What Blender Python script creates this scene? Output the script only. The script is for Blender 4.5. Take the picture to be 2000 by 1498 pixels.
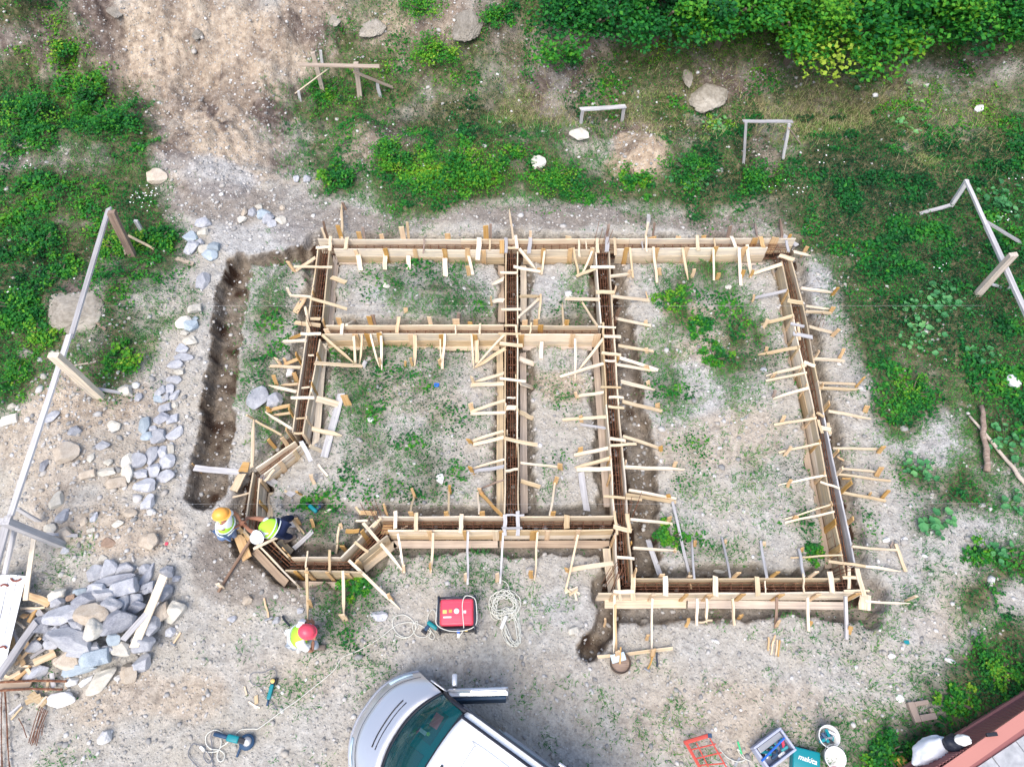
import bpy, bmesh, math, random
import numpy as np
from mathutils import Vector, Matrix, noise as mn
random.seed(7); rng = np.random.default_rng(11)
sc = bpy.context.scene
for o in list(bpy.data.objects): bpy.data.objects.remove(o)
COL = sc.collection
# ------------------------------------------------------------- camera, sky, sun
HC, TILT, FPX = 14.0, math.radians(29.5), 1386.0
cam = bpy.data.cameras.new('drone_camera'); camo = bpy.data.objects.new('drone_camera', cam); COL.objects.link(camo)
cam.sensor_width = 36.0; cam.lens = 36.0*FPX/2000.0; cam.clip_end = 900; cam.clip_start = .1
camo.location = (0, 0, HC); camo.rotation_euler = (TILT, 0, 0); sc.camera = camo
w = bpy.data.worlds.new('World'); sc.world = w; w.use_nodes = True
nt = w.node_tree; bg = nt.nodes['Background']; sky = nt.nodes.new('ShaderNodeTexSky'); sky.sky_type = 'NISHITA'
SUN_EL, SUN_AZ = math.radians(60), math.radians(198)      # azimuth clockwise from +Y
sky.sun_disc = False; sky.sun_elevation = SUN_EL; sky.sun_rotation = SUN_AZ; sky.air_density = 1.0; sky.dust_density = 3.0; sky.ozone_density = 1.0
nt.links.new(sky.outputs['Color'], bg.inputs['Color']); bg.inputs['Strength'].default_value = .135
sl = bpy.data.lights.new('sun', 'SUN'); sl.energy = 1.5; sl.angle = math.radians(42); sl.color = (1, .94, .84)
slo = bpy.data.objects.new('sun', sl); COL.objects.link(slo)
sd = Vector((math.sin(SUN_AZ)*math.cos(SUN_EL), math.cos(SUN_AZ)*math.cos(SUN_EL), math.sin(SUN_EL)))
slo.rotation_euler = sd.to_track_quat('Z', 'Y').to_euler(); slo.location = (0, -5, 20)
sc.view_settings.view_transform = 'Standard'; sc.view_settings.look = 'None'; sc.view_settings.exposure = 1.0
sc.view_settings.gamma = 1; sc.view_settings.use_curve_mapping = False

# ------------------------------------------------------------- photo measurements -> world metres
CT, ST = math.cos(TILT), math.sin(TILT)
def P(px, py, z=0.0):
    u = (px-1000)/FPX; q = (749-py)/FPX; k = (HC-z)/(CT-q*ST)
    return Vector((u*k, (ST+q*CT)*k, z))
def to_px(x, y, z):
    zc = y*ST-(z-HC)*CT; zc = np.maximum(zc, .5)
    return 1000+FPX*x/zc, 749-FPX*(y*CT+(z-HC)*ST)/zc
def mpp(px, py, z=0.0):                       # metres per photo pixel (across)
    q = (749-py)/FPX; return (HC-z)/(CT-q*ST)/FPX

# ------------------------------------------------------------- noise
def _h(ix, iy, s):
    n = (ix.astype(np.int64)*374761393+iy.astype(np.int64)*668265263+s*1442695041) & 0xffffffff
    n = ((n ^ (n >> 13))*1274126177) & 0xffffffff
    return ((n ^ (n >> 16)) & 0xffff)/65535.0
def vn(x, y, s=0):
    ix = np.floor(x); iy = np.floor(y); fx = x-ix; fy = y-iy
    fx = fx*fx*(3-2*fx); fy = fy*fy*(3-2*fy)
    a = _h(ix, iy, s); b = _h(ix+1, iy, s); c = _h(ix, iy+1, s); d = _h(ix+1, iy+1, s)
    return (a*(1-fx)+b*fx)*(1-fy)+(c*(1-fx)+d*fx)*fy
def fbm(x, y, f, o=3, s=0):
    r = 0; a = 1; t = 0
    for i in range(o):
        r = r+a*(vn(x*f, y*f, s+i*17)-.5); t += a; a *= .5; f *= 2.1
    return r/t*2                                # about -1..1
def ss(t): t = np.clip(t, 0, 1); return t*t*(3-2*t)

# ------------------------------------------------------------- ground cover maps (50 px cells)
G_ROWS = [
"5541000000000244101564788888888888888888",
"1253100000001433225234125777888788887767",
"5354100000014664565442135553334445433333",
"6665520001137777455431244442244444454445",
"7777740000137643455554445554455555554455",
"8756760000124322756644331134653566655567",
"3323661000035336878856530057635677766788",
"8888884000015647889647765578776678877888",
"8745776000001003212111113324235678888788",
"8865787100000001111000010011113677888788",
"8854454200241124434102310336422146788878",
"7723532301431224544202320263421146787778",
"8733533412531012333204421263552136767777",
"8754543113530654433212111431553125767677",
"8514632103421533432112110341542213755667",
"7201311002431342332212210242421222665577",
"2001000001331242432202210121312221563367",
"0000000001220333422102200122112221221355",
"0000000001101333432102111122132211263643",
"0000000000125233421012111112122212145653",
"0010000000024221010000001233222312245123",
"0022000000002322322322110124321353122134",
"0121000100012342223211100012111221222245",
"0121000001103432113221100001111122231360",
"0000000001123322111211100111122123321224",
"0110000011112231111110001211111223222467",
"0211000011211122211111111111111112234578",
"0110000001121231000121111121111112224675",
"0210000000111110000111111211111234456633",
"0221000001112100000012111212111234665333"]
GM = np.zeros((30, 40))
for j, r in enumerate(G_ROWS):
    r = (r+r[-1]*40)[:40]; GM[j] = [int(c) for c in r]
def bil(M, px, py):
    fx = np.clip(px/50.-.5, 0, 38.999); fy = np.clip(py/50.-.5, 0, 28.999)
    ix = fx.astype(int); iy = fy.astype(int); a = fx-ix; b = fy-iy
    return (M[iy, ix]*(1-a)+M[iy, ix+1]*a)*(1-b)+(M[iy+1, ix]*(1-a)+M[iy+1, ix+1]*a)*b
def ell(L, px, py, wob=0):
    r = np.zeros_like(px)
    for cx, cy, rx, ry, v in L:
        d = np.sqrt(((px-cx)/rx)**2+((py-cy)/ry)**2)+wob
        r = np.maximum(r, v*ss((1.25-d)/.5))
    return r
TAN = [(350,120,250,140,.8),(420,250,110,110,.75),(620,60,90,90,.75),(830,60,120,70,.8),(730,80,60,60,.6),(1130,90,70,45,.95),(1270,300,88,70,1.0),(1070,80,60,40,.4),(1500,310,30,40,.5),(1730,720,40,20,.5),
 (700,280,70,60,.6),(150,760,130,90,.75),(90,860,90,140,.5),(230,860,130,90,.35),(250,1040,110,60,.55),(1370,690,60,30,.6),(1350,610,60,30,.7),
 (1090,760,55,40,.7),(1410,870,110,60,.45),(300,1360,160,60,.55),(1450,1400,260,70,.4),(1150,1330,300,50,.2),(560,1330,120,60,.25),(1790,820,40,120,.2),
 (390,330,60,50,.5),(280,680,40,30,.5),(820,770,90,50,.25),(1860,1190,90,60,.3),(1200,560,40,30,.3),(1980,60,90,60,.4),(1480,300,50,30,.5)]
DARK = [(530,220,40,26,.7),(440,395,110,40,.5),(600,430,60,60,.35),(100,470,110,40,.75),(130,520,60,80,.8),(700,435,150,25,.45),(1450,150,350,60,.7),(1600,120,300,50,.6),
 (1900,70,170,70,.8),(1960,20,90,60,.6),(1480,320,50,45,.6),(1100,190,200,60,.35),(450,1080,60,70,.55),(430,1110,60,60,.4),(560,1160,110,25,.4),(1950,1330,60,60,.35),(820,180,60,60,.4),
 (60,70,90,60,.7),(200,60,50,60,.65),(235,130,40,50,.5),(165,20,60,30,.6),(560,60,30,40,.35),(650,90,60,30,.6),(430,150,14,9,.4),(410,215,10,9,.8),(455,235,12,10,.6),(1100,425,260,22,.5),(1420,430,140,22,.55),(890,415,120,20,.4),(1300,250,200,20,.7),(1000,260,160,40,.6),(1480,320,60,60,.6),(1640,470,60,60,.2),(960,90,70,50,.6),(830,90,60,40,.5),(330,300,50,40,.4),(300,230,60,60,.4),(1000,150,60,60,.5),(1250,170,120,60,.6),(1750,200,200,60,.45),(140,330,160,30,.4),(560,300,30,60,.35),(850,230,180,25,.5),(850,300,160,70,.35),(480,1010,40,60,.3),(1200,240,160,30,.6),(620,1050,60,40,.5),(640,1030,70,60,.25)]  # dark soil; ellipses on the upper left bank paint in its brown shadows
GREY = [(1620,560,60,80,.9),(840,560,120,50,.8),(430,350,60,40,.8),(500,460,110,35,.7),(270,320,120,25,.6),(1130,1200,90,50,.5),(560,560,40,60,.4),(1060,570,40,40,.6),
 (1320,760,110,60,.5),(230,1200,140,90,.3),(420,950,80,60,.5),(1720,740,60,40,.6),(1810,625,45,35,.9),(1850,850,110,70,.6),(1870,1000,110,60,.5),(1760,1150,100,100,.35),(1950,1080,50,60,.5)]
# trenches dug in the ground: pixel polyline, half width (m), depth (m), how dark the soil
W_TOP = .34
TRENCH = [
 ([(470,512),(455,560),(445,640),(435,720),(425,800),(415,880),(405,955)], .35, .40, .85),
 ([(465,512),(540,502),(625,496)], .22, .40, .85),
 ([(632,486),(1520,486)], .46, .30, .4), ([(632,480),(584,845)], .46, .30, .45), ([(584,845),(500,925)], .42, .28, .35),
 ([(500,925),(482,1040)], .38, .3, .4), ([(482,1040),(562,1104)], .36, .28, .35), ([(562,1104),(690,1104)], .44, .3, .55),
 ([(690,1104),(750,1030)], .46, .30, .4), ([(745,1032),(1205,1032)], .52, .32, .5), ([(1178,480),(1220,1150)], .44, .32, .7),
 ([(1215,640),(1230,800),(1250,900),(1256,1000),(1250,1110)], .33, .30, .8),
 ([(1004,480),(1004,1025)], .46, .32, .6), ([(620,642),(1188,642)], .38, .28, .5), ([(640,656),(1180,656)], .36, .28, .35), ([(1535,480),(1664,1150)], .42, .28, .35),
 ([(1205,1156),(1675,1156)], .52, .32, .55), ([(1196,1165),(1184,1215),(1150,1272)], .15, .34, .84), ([(560,975),(760,1000)], .15, .1, .3),
 ([(1560,560),(1640,960)], .30, .25, .7), ([(1690,1170),(1700,1200)], .25, .2, .6), ([(1215,1200),(1650,1190)], .12, .14, .5),
]
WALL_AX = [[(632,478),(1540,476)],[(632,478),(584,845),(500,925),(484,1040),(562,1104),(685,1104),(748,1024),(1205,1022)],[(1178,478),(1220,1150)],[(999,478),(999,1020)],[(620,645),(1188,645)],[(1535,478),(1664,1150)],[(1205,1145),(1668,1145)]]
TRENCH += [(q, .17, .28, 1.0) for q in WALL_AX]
TR = [([tuple(P(a, b)[:2]) for a, b in pts], hw, d, k) for pts, hw, d, k in TRENCH]
def seg_d(x, y, pts):
    best = np.full_like(x, 1e9)
    for (ax, ay), (bx, by) in zip(pts, pts[1:]):
        dx, dy = bx-ax, by-ay; t = np.clip(((x-ax)*dx+(y-ay)*dy)/(dx*dx+dy*dy), 0, 1)
        best = np.minimum(best, np.hypot(x-ax-t*dx, y-ay-t*dy))
    return best
MOUND = [(270,580,1.5,.35),(150,600,.8,.25),(150,760,1.6,.35),(180,900,1.6,.3),(250,1050,1.0,.18),(420,280,1.3,.35),(430,350,1.0,.2),(715,270,.7,.45),(800,300,.8,.35),(930,300,1.3,.5),
 (1050,290,1.0,.35),(1140,270,.5,.45),(1265,310,1.0,.7),(1400,300,1.0,.4),(1600,350,2.5,.2),(300,330,1.6,.25),(100,350,1.8,.3),(1370,690,.5,.12),(1350,610,.6,.18),(1820,620,1.2,.2),
 (200,1230,.9,.16),(830,380,1.0,.15),(1350,360,.9,.25),(870,360,1.2,.2),(1900,1340,.8,.15)]
MO = [(P(a, b)[0], P(a, b)[1], r, h) for a, b, r, h in MOUND]
def trench(x, y):
    dep = np.zeros_like(x); soil = np.zeros_like(x)
    n1 = fbm(x, y, 1.3, 3, 5)*.16+fbm(x, y, 6, 3, 9)*.08
    for pts, hw, d, k in TR:
        D = seg_d(x, y, pts)+n1+(.05 if k < .9 else 0)
        m = 1-ss((D-hw+.03)/.10); dep = np.maximum(dep, d*m)
        soil = np.maximum(soil, k*(1-ss((D-hw-(.06 if k > .75 else -.02))/.06)))
    return dep, soil
def height(x, y, fine=True):
    x = np.asarray(x, float); y = np.asarray(y, float)
    yb = y+.6*np.sin(x*.35+1)+.5*fbm(x, y, .25, 2, 3)
    h = 3.0*ss((yb-16.2)/7.0)+2.5*ss((yb-22)/14)
    h = h+.5*ss((-x-6)/8)*ss((y-6)/6)
    for cx, cy, r, a in MO: h = h+a*np.exp(-((x-cx)**2+(y-cy)**2)/(r*r*.6))
    h = h+fbm(x, y, .45, 2, 21)*.05
    if fine:
        rough = ss((y-12.5)/3)*.8+.35*ss((-x-4.5)/2)+.12
        h = h+fbm(x, y, 1.7, 3, 31)*.12*rough+fbm(x, y, 6.0, 2, 41)*(.03*rough+.006)
        bank = ss((y-13.5)/3)*ss((-x-1)/5)
        h = h+bank*(fbm(x, y*.45, 1.0, 4, 47)*.42-np.abs(fbm(x*1.0+y*.25, y*.35, 1.6, 3, 53))*.30+fbm(x, y, 5.0, 2, 57)*.06)
    d, s = trench(x, y)
    return h-d
def H1(x, y): return float(height(np.array([x]), np.array([y]))[0])
def G(px, py, up=0.0):                         # point on the ground seen at this place of the photo
    z = 0.0
    for i in range(14):
        p = P(px, py, z); z = z*.4+.6*(H1(p.x, p.y)+up)
    p = P(px, py, z); return Vector((p.x, p.y, H1(p.x, p.y)+up))
def top_over(px, py, base, lo=.05, hi=2.2):     # height at which the photo pixel sits over this base point
    best = None
    for i in range(60):
        z = base.z+lo+(hi-lo)*i/59; q = P(px, py, z); e = (q.x-base.x)**2+(q.y-base.y)**2
        if best is None or e < best[0]: best = (e, z)
    return P(px, py, best[1])

# ------------------------------------------------------------- object helpers
def tag(o, label=None, cat=None, group=None, kind=None):
    if label: o['label'] = label
    if cat: o['category'] = cat
    if group: o['group'] = group
    if kind: o['kind'] = kind
    return o
def empty(name, loc, label, cat, group=None, rz=0):
    o = bpy.data.objects.new(name, None); COL.objects.link(o); o.location = loc; o.rotation_euler = (0, 0, rz); o.empty_display_size = .2
    return tag(o, label, cat, group)
def link(name, me, m=None, parent=None, loc=None, M=None, smooth=False):
    o = bpy.data.objects.new(name, me); COL.objects.link(o)
    if m and not me.materials: me.materials.append(m)
    if smooth: me.shade_smooth()
    if M is not None: o.matrix_basis = M
    elif loc is not None: o.location = loc
    if parent: o.parent = parent
    return o
def rel(parent, v): return Vector(v)-parent.location if parent else Vector(v)
def mesh(name, V, Fs):
    me = bpy.data.meshes.new(name); me.from_pydata([tuple(v) for v in V], [], Fs); me.update(); return me
def np_mesh(name, V, tris, attrs={}):
    me = bpy.data.meshes.new(name); n = len(V); f = len(tris); k = tris.shape[1]
    me.vertices.add(n); me.vertices.foreach_set('co', np.ascontiguousarray(V, dtype=np.float32).ravel())
    me.loops.add(f*k); me.loops.foreach_set('vertex_index', np.ascontiguousarray(tris, dtype=np.int32).ravel())
    me.polygons.add(f); me.polygons.foreach_set('loop_start', np.arange(0, f*k, k, dtype=np.int32))
    me.polygons.foreach_set('loop_total', np.full(f, k, dtype=np.int32))
    for an, av in attrs.items():
        a = me.attributes.new(an, 'FLOAT', 'POINT'); a.data.foreach_set('value', np.ascontiguousarray(av, dtype=np.float32))
    me.update(); me.validate(); return me

# ------------------------------------------------------------- materials
def mat(name, rgb=(.5, .5, .5), rough=.8, metal=0, spec=.3):
    m = bpy.data.materials.new(name); m.use_nodes = True; b = m.node_tree.nodes['Principled BSDF']
    b.inputs['Base Color'].default_value = (*rgb, 1); b.inputs['Roughness'].default_value = rough
    b.inputs['Metallic'].default_value = metal; b.inputs['Specular IOR Level'].default_value = spec
    return m
def N(m, t, **k):
    n = m.node_tree.nodes.new(t)
    for a, b in k.items(): setattr(n, a, b)
    return n
def L(m, a, b): m.node_tree.links.new(a, b)
def BS(m): return m.node_tree.nodes['Principled BSDF']
def mixc(m, fac, a, b, mode='MIX'):
    x = N(m, 'ShaderNodeMix', data_type='RGBA', blend_type=mode)
    for i, v in ((0, fac), (6, a), (7, b)):
        if hasattr(v, 'is_linked'): L(m, v, x.inputs[i])
        elif isinstance(v, (int, float)): x.inputs[i].default_value = v
        else: x.inputs[i].default_value = (*v, 1)
    return x.outputs[2]
def mth(m, op, a, b=0.0, c=None):
    x = N(m, 'ShaderNodeMath', operation=op)
    for i, v in enumerate((a, b) if c is None else (a, b, c)):
        if hasattr(v, 'is_linked'): L(m, v, x.inputs[i])
        else: x.inputs[i].default_value = v
    return x.outputs[0]
def ramp(m, fac, stops):
    r = N(m, 'ShaderNodeValToRGB'); e = r.color_ramp.elements
    while len(e) > 1: e.remove(e[0])
    e[0].position = stops[0][0]; e[0].color = (*stops[0][1], 1)
    for p, c in stops[1:]:
        q = e.new(p); q.color = (*c, 1)
    L(m, fac, r.inputs[0]); return r.outputs[0]
def noise(m, scale, detail=3, vec=None, rough=.55):
    n = N(m, 'ShaderNodeTexNoise'); n.inputs['Scale'].default_value = scale; n.inputs['Detail'].default_value = detail; n.inputs['Roughness'].default_value = rough
    if vec is None: vec = N(m, 'ShaderNodeTexCoord').outputs['Object']
    L(m, vec, n.inputs['Vector']); return n.outputs['Fac']
def bump(m, h, s=.4, d=.02):
    b = N(m, 'ShaderNodeBump'); b.inputs['Strength'].default_value = s; b.inputs['Distance'].default_value = d
    L(m, h, b.inputs['Height']); L(m, b.outputs[0], BS(m).inputs['Normal'])
def attr(m, n): a = N(m, 'ShaderNodeAttribute', attribute_name=n); return a.outputs['Fac']

def wood(name, c1, c2, c3):
    m = mat(name, c1, .82, 0, .2); tc = N(m, 'ShaderNodeTexCoord').outputs['Object']
    mp = N(m, 'ShaderNodeMapping'); mp.inputs['Scale'].default_value = (1.2, 26, 26); L(m, tc, mp.inputs['Vector'])
    oi = N(m, 'ShaderNodeObjectInfo'); add = N(m, 'ShaderNodeVectorMath', operation='ADD'); L(m, mp.outputs[0], add.inputs[0])
    sc_ = N(m, 'ShaderNodeVectorMath', operation='SCALE'); cx = N(m, 'ShaderNodeCombineXYZ')
    for i in range(3): L(m, oi.outputs['Random'], cx.inputs[i])
    L(m, cx.outputs[0], sc_.inputs[0]); sc_.inputs['Scale'].default_value = 90; L(m, sc_.outputs[0], add.inputs[1])
    g = noise(m, 1.0, 4, add.outputs[0]); gc = ramp(m, g, [(.3, c2), (.55, c1), (.75, c3)])
    st = noise(m, 2.3, 3, None); gc = mixc(m, ramp(m, st, [(.45, (0,)*3), (.75, (.55,)*3)]), gc, c2)
    r = mth(m, 'MULTIPLY_ADD', oi.outputs['Random'], .42, .76)
    hs = N(m, 'ShaderNodeHueSaturation'); L(m, r, hs.inputs['Value']); L(m, gc, hs.inputs['Color'])
    L(m, mth(m, 'MULTIPLY_ADD', oi.outputs['Random'], -.5, 1.2), hs.inputs['Saturation'])
    L(m, hs.outputs[0], BS(m).inputs['Base Color']); bump(m, g, .3, .004); return m
WOOD = {0: wood('pale_timber', (.74, .60, .42), (.56, .42, .27), (.83, .72, .55)),
        1: wood('warm_timber', (.62, .41, .20), (.48, .29, .13), (.72, .52, .30)),
        2: wood('weathered_timber', (.50, .49, .50), (.34, .33, .34), (.60, .60, .62)),
        3: wood('stained_timber', (.30, .21, .16), (.19, .13, .10), (.42, .33, .27)),
        4: wood('board_timber', (.66, .54, .375), (.44, .38, .31), (.78, .68, .50)),
        5: wood('footing_timber', (.50, .41, .33), (.36, .29, .24), (.60, .51, .43))}
def rock(name, c1, c2, c3, sc1=3.0):
    m = mat(name, c1, .9, 0, .2); oi = N(m, 'ShaderNodeObjectInfo')
    n1 = noise(m, sc1, 4); n2 = noise(m, sc1*7, 3)
    c = ramp(m, n1, [(.3, c2), (.52, c1), (.75, c3)]); c = mixc(m, .35, c, ramp(m, n2, [(.35, c2), (.65, c3)]))
    hs = N(m, 'ShaderNodeHueSaturation'); L(m, mth(m, 'MULTIPLY_ADD', oi.outputs['Random'], .35, .82), hs.inputs['Value']); L(m, c, hs.inputs['Color'])
    L(m, hs.outputs[0], BS(m).inputs['Base Color']); bump(m, n2, .35, .03); return m
ROCK = {'grey': rock('grey_stone', (.43, .44, .47), (.27, .28, .32), (.57, .58, .62)),
        'dark': rock('dark_stone', (.31, .32, .36), (.17, .18, .22), (.45, .46, .50)),
        'blue': rock('blue_grey_stone', (.35, .41, .46), (.25, .30, .35), (.46, .52, .56)),
        'pale': rock('pale_stone', (.58, .55, .48), (.44, .41, .35), (.70, .68, .63)),
        'earthy': rock('earthy_rock', (.31, .28, .24), (.17, .15, .12), (.44, .41, .36), 2.0),
        'tan': rock('tan_stone', (.50, .43, .35), (.37, .30, .23), (.60, .54, .46)),
        'brown': rock('brown_stone', (.32, .22, .16), (.22, .15, .11), (.42, .32, .25)),
        'white': rock('white_stone', (.70, .70, .70), (.55, .55, .56), (.82, .82, .82))}

def leafmat(name, stops, trans=.25):
    m = mat(name, (.1, .3, .05), .6, 0, .25); t = attr(m, 'tint'); c = ramp(m, t, stops)
    L(m, c, BS(m).inputs['Base Color']); tr = N(m, 'ShaderNodeBsdfTranslucent'); L(m, c, tr.inputs['Color'])
    mx = N(m, 'ShaderNodeMixShader'); mx.inputs[0].default_value = trans
    out = [n for n in m.node_tree.nodes if n.type == 'OUTPUT_MATERIAL'][0]
    L(m, BS(m).outputs[0], mx.inputs[1]); L(m, tr.outputs[0], mx.inputs[2]); L(m, mx.outputs[0], out.inputs[0]); return m
LEAF = leafmat('leaf_green', [(0, (.006, .045, .016)), (.3, (.013, .145, .028)), (.55, (.042, .24, .022)), (.8, (.14, .36, .02)), (1, (.32, .44, .05))])
GRASS = leafmat('grass_green', [(0, (.012, .11, .03)), (.35, (.035, .23, .045)), (.6, (.10, .30, .045)), (.8, (.24, .30, .09)), (1, (.44, .37, .22))])
# ------------------------------------------------------------- ground sheet
gx = np.unique(np.concatenate([np.linspace(-400, -30, 14), np.linspace(-30, -14, 90)[1:], np.arange(-14, 14, .045), np.linspace(14, 30, 90)[1:], np.linspace(30, 400, 14)]))
gy = np.unique(np.concatenate([np.linspace(-400, -12, 14), np.linspace(-12, -1, 60)[1:], np.arange(-1, 17.5, .045), np.linspace(17.5, 30, 170)[1:], np.linspace(30, 60, 30)[1:], np.linspace(60, 400, 12)]))
X, Y = np.meshgrid(gx, gy); X = X.ravel(); Y = Y.ravel(); Z = height(X, Y)
Z2 = Z.reshape(len(gy), len(gx))
def H1(x, y):                                  # ground height read back from the sheet
    i = int(np.clip(np.searchsorted(gx, x)-1, 0, len(gx)-2)); j = int(np.clip(np.searchsorted(gy, y)-1, 0, len(gy)-2))
    a = (x-gx[i])/(gx[i+1]-gx[i]); c = (y-gy[j])/(gy[j+1]-gy[j])
    return float((Z2[j, i]*(1-a)+Z2[j, i+1]*a)*(1-c)+(Z2[j+1, i]*(1-a)+Z2[j+1, i+1]*a)*c)
def cover(x, y, z):
    px, py = to_px(x, y, z); px = px+fbm(x, y, .9, 2, 61)*28; py = py+fbm(x, y, .9, 2, 67)*24
    return bil(GM, px, py)/9., px, py
GV, QX, QY = cover(X, Y, Z); wob = fbm(X, Y, 1.1, 3, 71)*.45
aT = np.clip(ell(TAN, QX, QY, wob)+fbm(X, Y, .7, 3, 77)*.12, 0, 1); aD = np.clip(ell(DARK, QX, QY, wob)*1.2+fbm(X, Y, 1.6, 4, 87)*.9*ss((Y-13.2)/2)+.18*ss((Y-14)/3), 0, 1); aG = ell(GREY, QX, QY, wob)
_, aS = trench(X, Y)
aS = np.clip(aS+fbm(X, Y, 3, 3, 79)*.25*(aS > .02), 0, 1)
gcl = fbm(X, Y, 1.3, 3, 83)*.5+fbm(X, Y, 5, 2, 85)*.3
aV = ss((GV-.18+gcl*.30)/.45)*(1-aS*.8)
nx, ny = len(gx), len(gy); I = np.arange(nx*ny).reshape(ny, nx)
quads = np.stack([I[:-1, :-1], I[:-1, 1:], I[1:, 1:], I[1:, :-1]], -1).reshape(-1, 4)
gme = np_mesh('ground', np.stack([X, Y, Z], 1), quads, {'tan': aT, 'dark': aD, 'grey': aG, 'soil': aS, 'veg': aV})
m = mat('gravelly_soil', (.4, .4, .4), .95, 0, .1); tc = N(m, 'ShaderNodeTexCoord').outputs['Object']
n_f = noise(m, 21, 4, tc, .75); n_m = noise(m, 5.5, 4, tc, .6); n_b = noise(m, .8, 4, tc, .55)
base = ramp(m, n_m, [(.28, (.30, .285, .262)), (.5, (.405, .388, .36)), (.74, (.52, .505, .475))])
tan = ramp(m, n_m, [(.28, (.20, .145, .105)), (.46, (.38, .295, .215)), (.72, (.58, .475, .365))])
gry = ramp(m, n_m, [(.3, (.27, .27, .275)), (.5, (.40, .40, .405)), (.72, (.53, .535, .54))])
c = mixc(m, mth(m, 'MULTIPLY', ramp(m, n_b, [(.42, (0,)*3), (.62, (.5,)*3)]), 1.0), base, (.43, .385, .315))
c = mixc(m, attr(m, 'tan'), c, tan); c = mixc(m, attr(m, 'grey'), c, gry)
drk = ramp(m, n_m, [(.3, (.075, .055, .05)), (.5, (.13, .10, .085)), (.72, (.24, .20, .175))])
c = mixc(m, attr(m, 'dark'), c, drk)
vo = N(m, 'ShaderNodeTexVoronoi'); vo.inputs['Scale'].default_value = 13; L(m, tc, vo.inputs['Vector'])
vd = ramp(m, vo.outputs['Distance'], [(.22, (1,)*3), (.36, (0,)*3)])
vcol = N(m, 'ShaderNodeSeparateColor'); L(m, vo.outputs['Color'], vcol.inputs[0])
pick = mth(m, 'GREATER_THAN', vcol.outputs[0], .62)
c = mixc(m, mth(m, 'MULTIPLY', mth(m, 'MULTIPLY', vd, pick), .7), c, ramp(m, vcol.outputs[1], [(.0, (.28, .27, .26)), (.5, (.44, .43, .41)), (1, (.60, .59, .57))]))
c = mixc(m, 1.0, c, ramp(m, n_f, [(.3, (.74,)*3), (.5, (1,)*3), (.7, (1.22,)*3)]), 'MULTIPLY')
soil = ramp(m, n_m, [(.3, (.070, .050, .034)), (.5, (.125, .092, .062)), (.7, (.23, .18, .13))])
wet = mth(m, 'MULTIPLY', mth(m, 'SUBTRACT', attr(m, 'soil'), .86), 9.0); wet.node.use_clamp = True; soil = mixc(m, wet, soil, (.045, .026, .017)); c = mixc(m, attr(m, 'soil'), c, soil)  # soil turns near-black brown where its mask peaks, mostly inside the formwork
veg = ramp(m, n_m, [(.3, (.03, .045, .015)), (.5, (.075, .085, .035)), (.7, (.19, .155, .09))])
c = mixc(m, mth(m, 'MULTIPLY', attr(m, 'veg'), .95), c, veg)
L(m, c, BS(m).inputs['Base Color'])
hh = mth(m, 'ADD', mth(m, 'MULTIPLY', n_f, .6), mth(m, 'ADD', mth(m, 'MULTIPLY', vd, .35), n_m)); bump(m, hh, .9, .045)
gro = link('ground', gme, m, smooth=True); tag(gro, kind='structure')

# ------------------------------------------------------------- scatter: leaves, grass, pebbles
def region(n, ylo=-.6, yhi=24.5):
    y = rng.uniform(ylo, yhi, n); half = (y*ST+HC*CT)/FPX*1060+.6
    x = rng.uniform(-1, 1, n)*half; keep = rng.random(n) < half/18.5
    return x[keep], y[keep]
def leaves(P0, size, tint, up=.8, ratio=.6):
    n = len(P0); az = rng.uniform(0, 6.283, n); ti = rng.normal(0, .5, n)
    d = np.stack([np.cos(az)*np.cos(ti), np.sin(az)*np.cos(ti), np.sin(ti)*.8], 1)
    r = np.stack([-np.sin(az), np.cos(az), rng.normal(0, .35, n)], 1); r /= np.linalg.norm(r, axis=1)[:, None]
    s = (size if hasattr(size, '__len__') else np.full(n, size))[:, None]; wd = s*ratio*.5
    nr = np.cross(d, r); nr *= np.sign(nr[:, 2:3]+1e-9)
    a = P0-d*s*.5; b = P0+d*s*.5-nr*s*.12; l = P0+r*wd+nr*s*.07; q = P0-r*wd+nr*s*.07
    V = np.stack([a, l, b, q], 1).reshape(-1, 3); i = np.arange(n)*4
    T = np.concatenate([np.stack([i, i+1, i+2], 1), np.stack([i, i+2, i+3], 1)])
    return V, T, np.repeat(tint, 4)
def blades(P0, ln, wd, tint, lean=.5):
    n = len(P0); az = rng.uniform(0, 6.283, n); le = np.abs(rng.normal(lean, .25, n))
    t = np.stack([np.cos(az)*np.sin(le), np.sin(az)*np.sin(le), np.cos(le)], 1)*ln[:, None]
    r = np.stack([-np.sin(az), np.cos(az), 0*az], 1)*wd[:, None]*.5
    V = np.stack([P0-r, P0+r, P0+t], 1).reshape(-1, 3); i = np.arange(n)*3
    return V, np.stack([i, i+1, i+2], 1), np.repeat(tint, 3)
YEL = [(1500,60,500,90,.55),(90,90,90,60,.5),(860,110,70,60,.4),(880,330,130,50,.45),(1330,320,80,50,.1),(180,170,80,80,.35),(820,40,120,40,.3),(60,640,60,60,.45),(1830,180,150,90,.4),(680,150,90,60,.3),(90,440,120,40,.2)]
BLU = [(1650,330,350,120,.22),(1800,560,200,120,.15),(60,560,120,100,.2),(950,230,200,30,.3),(1100,60,120,60,.25)]
x, y = region(800000); z = height(x, y); gv, px, py = cover(x, y, z)
_, so = trench(x, y)
cl = fbm(x, y, 1.3, 3, 83)*.5+fbm(x, y, 5, 2, 85)*.3
van_clear = seg_d(x, y, [(-1.9, .8), (1.5, -1.5)]) > 1.0
prob = np.clip((gv-.13+cl*.34)*1.35, 0, 1)*(1+.8*(gv < .45))*(1-so*.92)*van_clear
isw = fbm(x, y, .8, 2, 91)*.8+gv*1.1 > .38            # weeds (leafy) or grass
k = rng.random(len(x)) < prob
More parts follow.
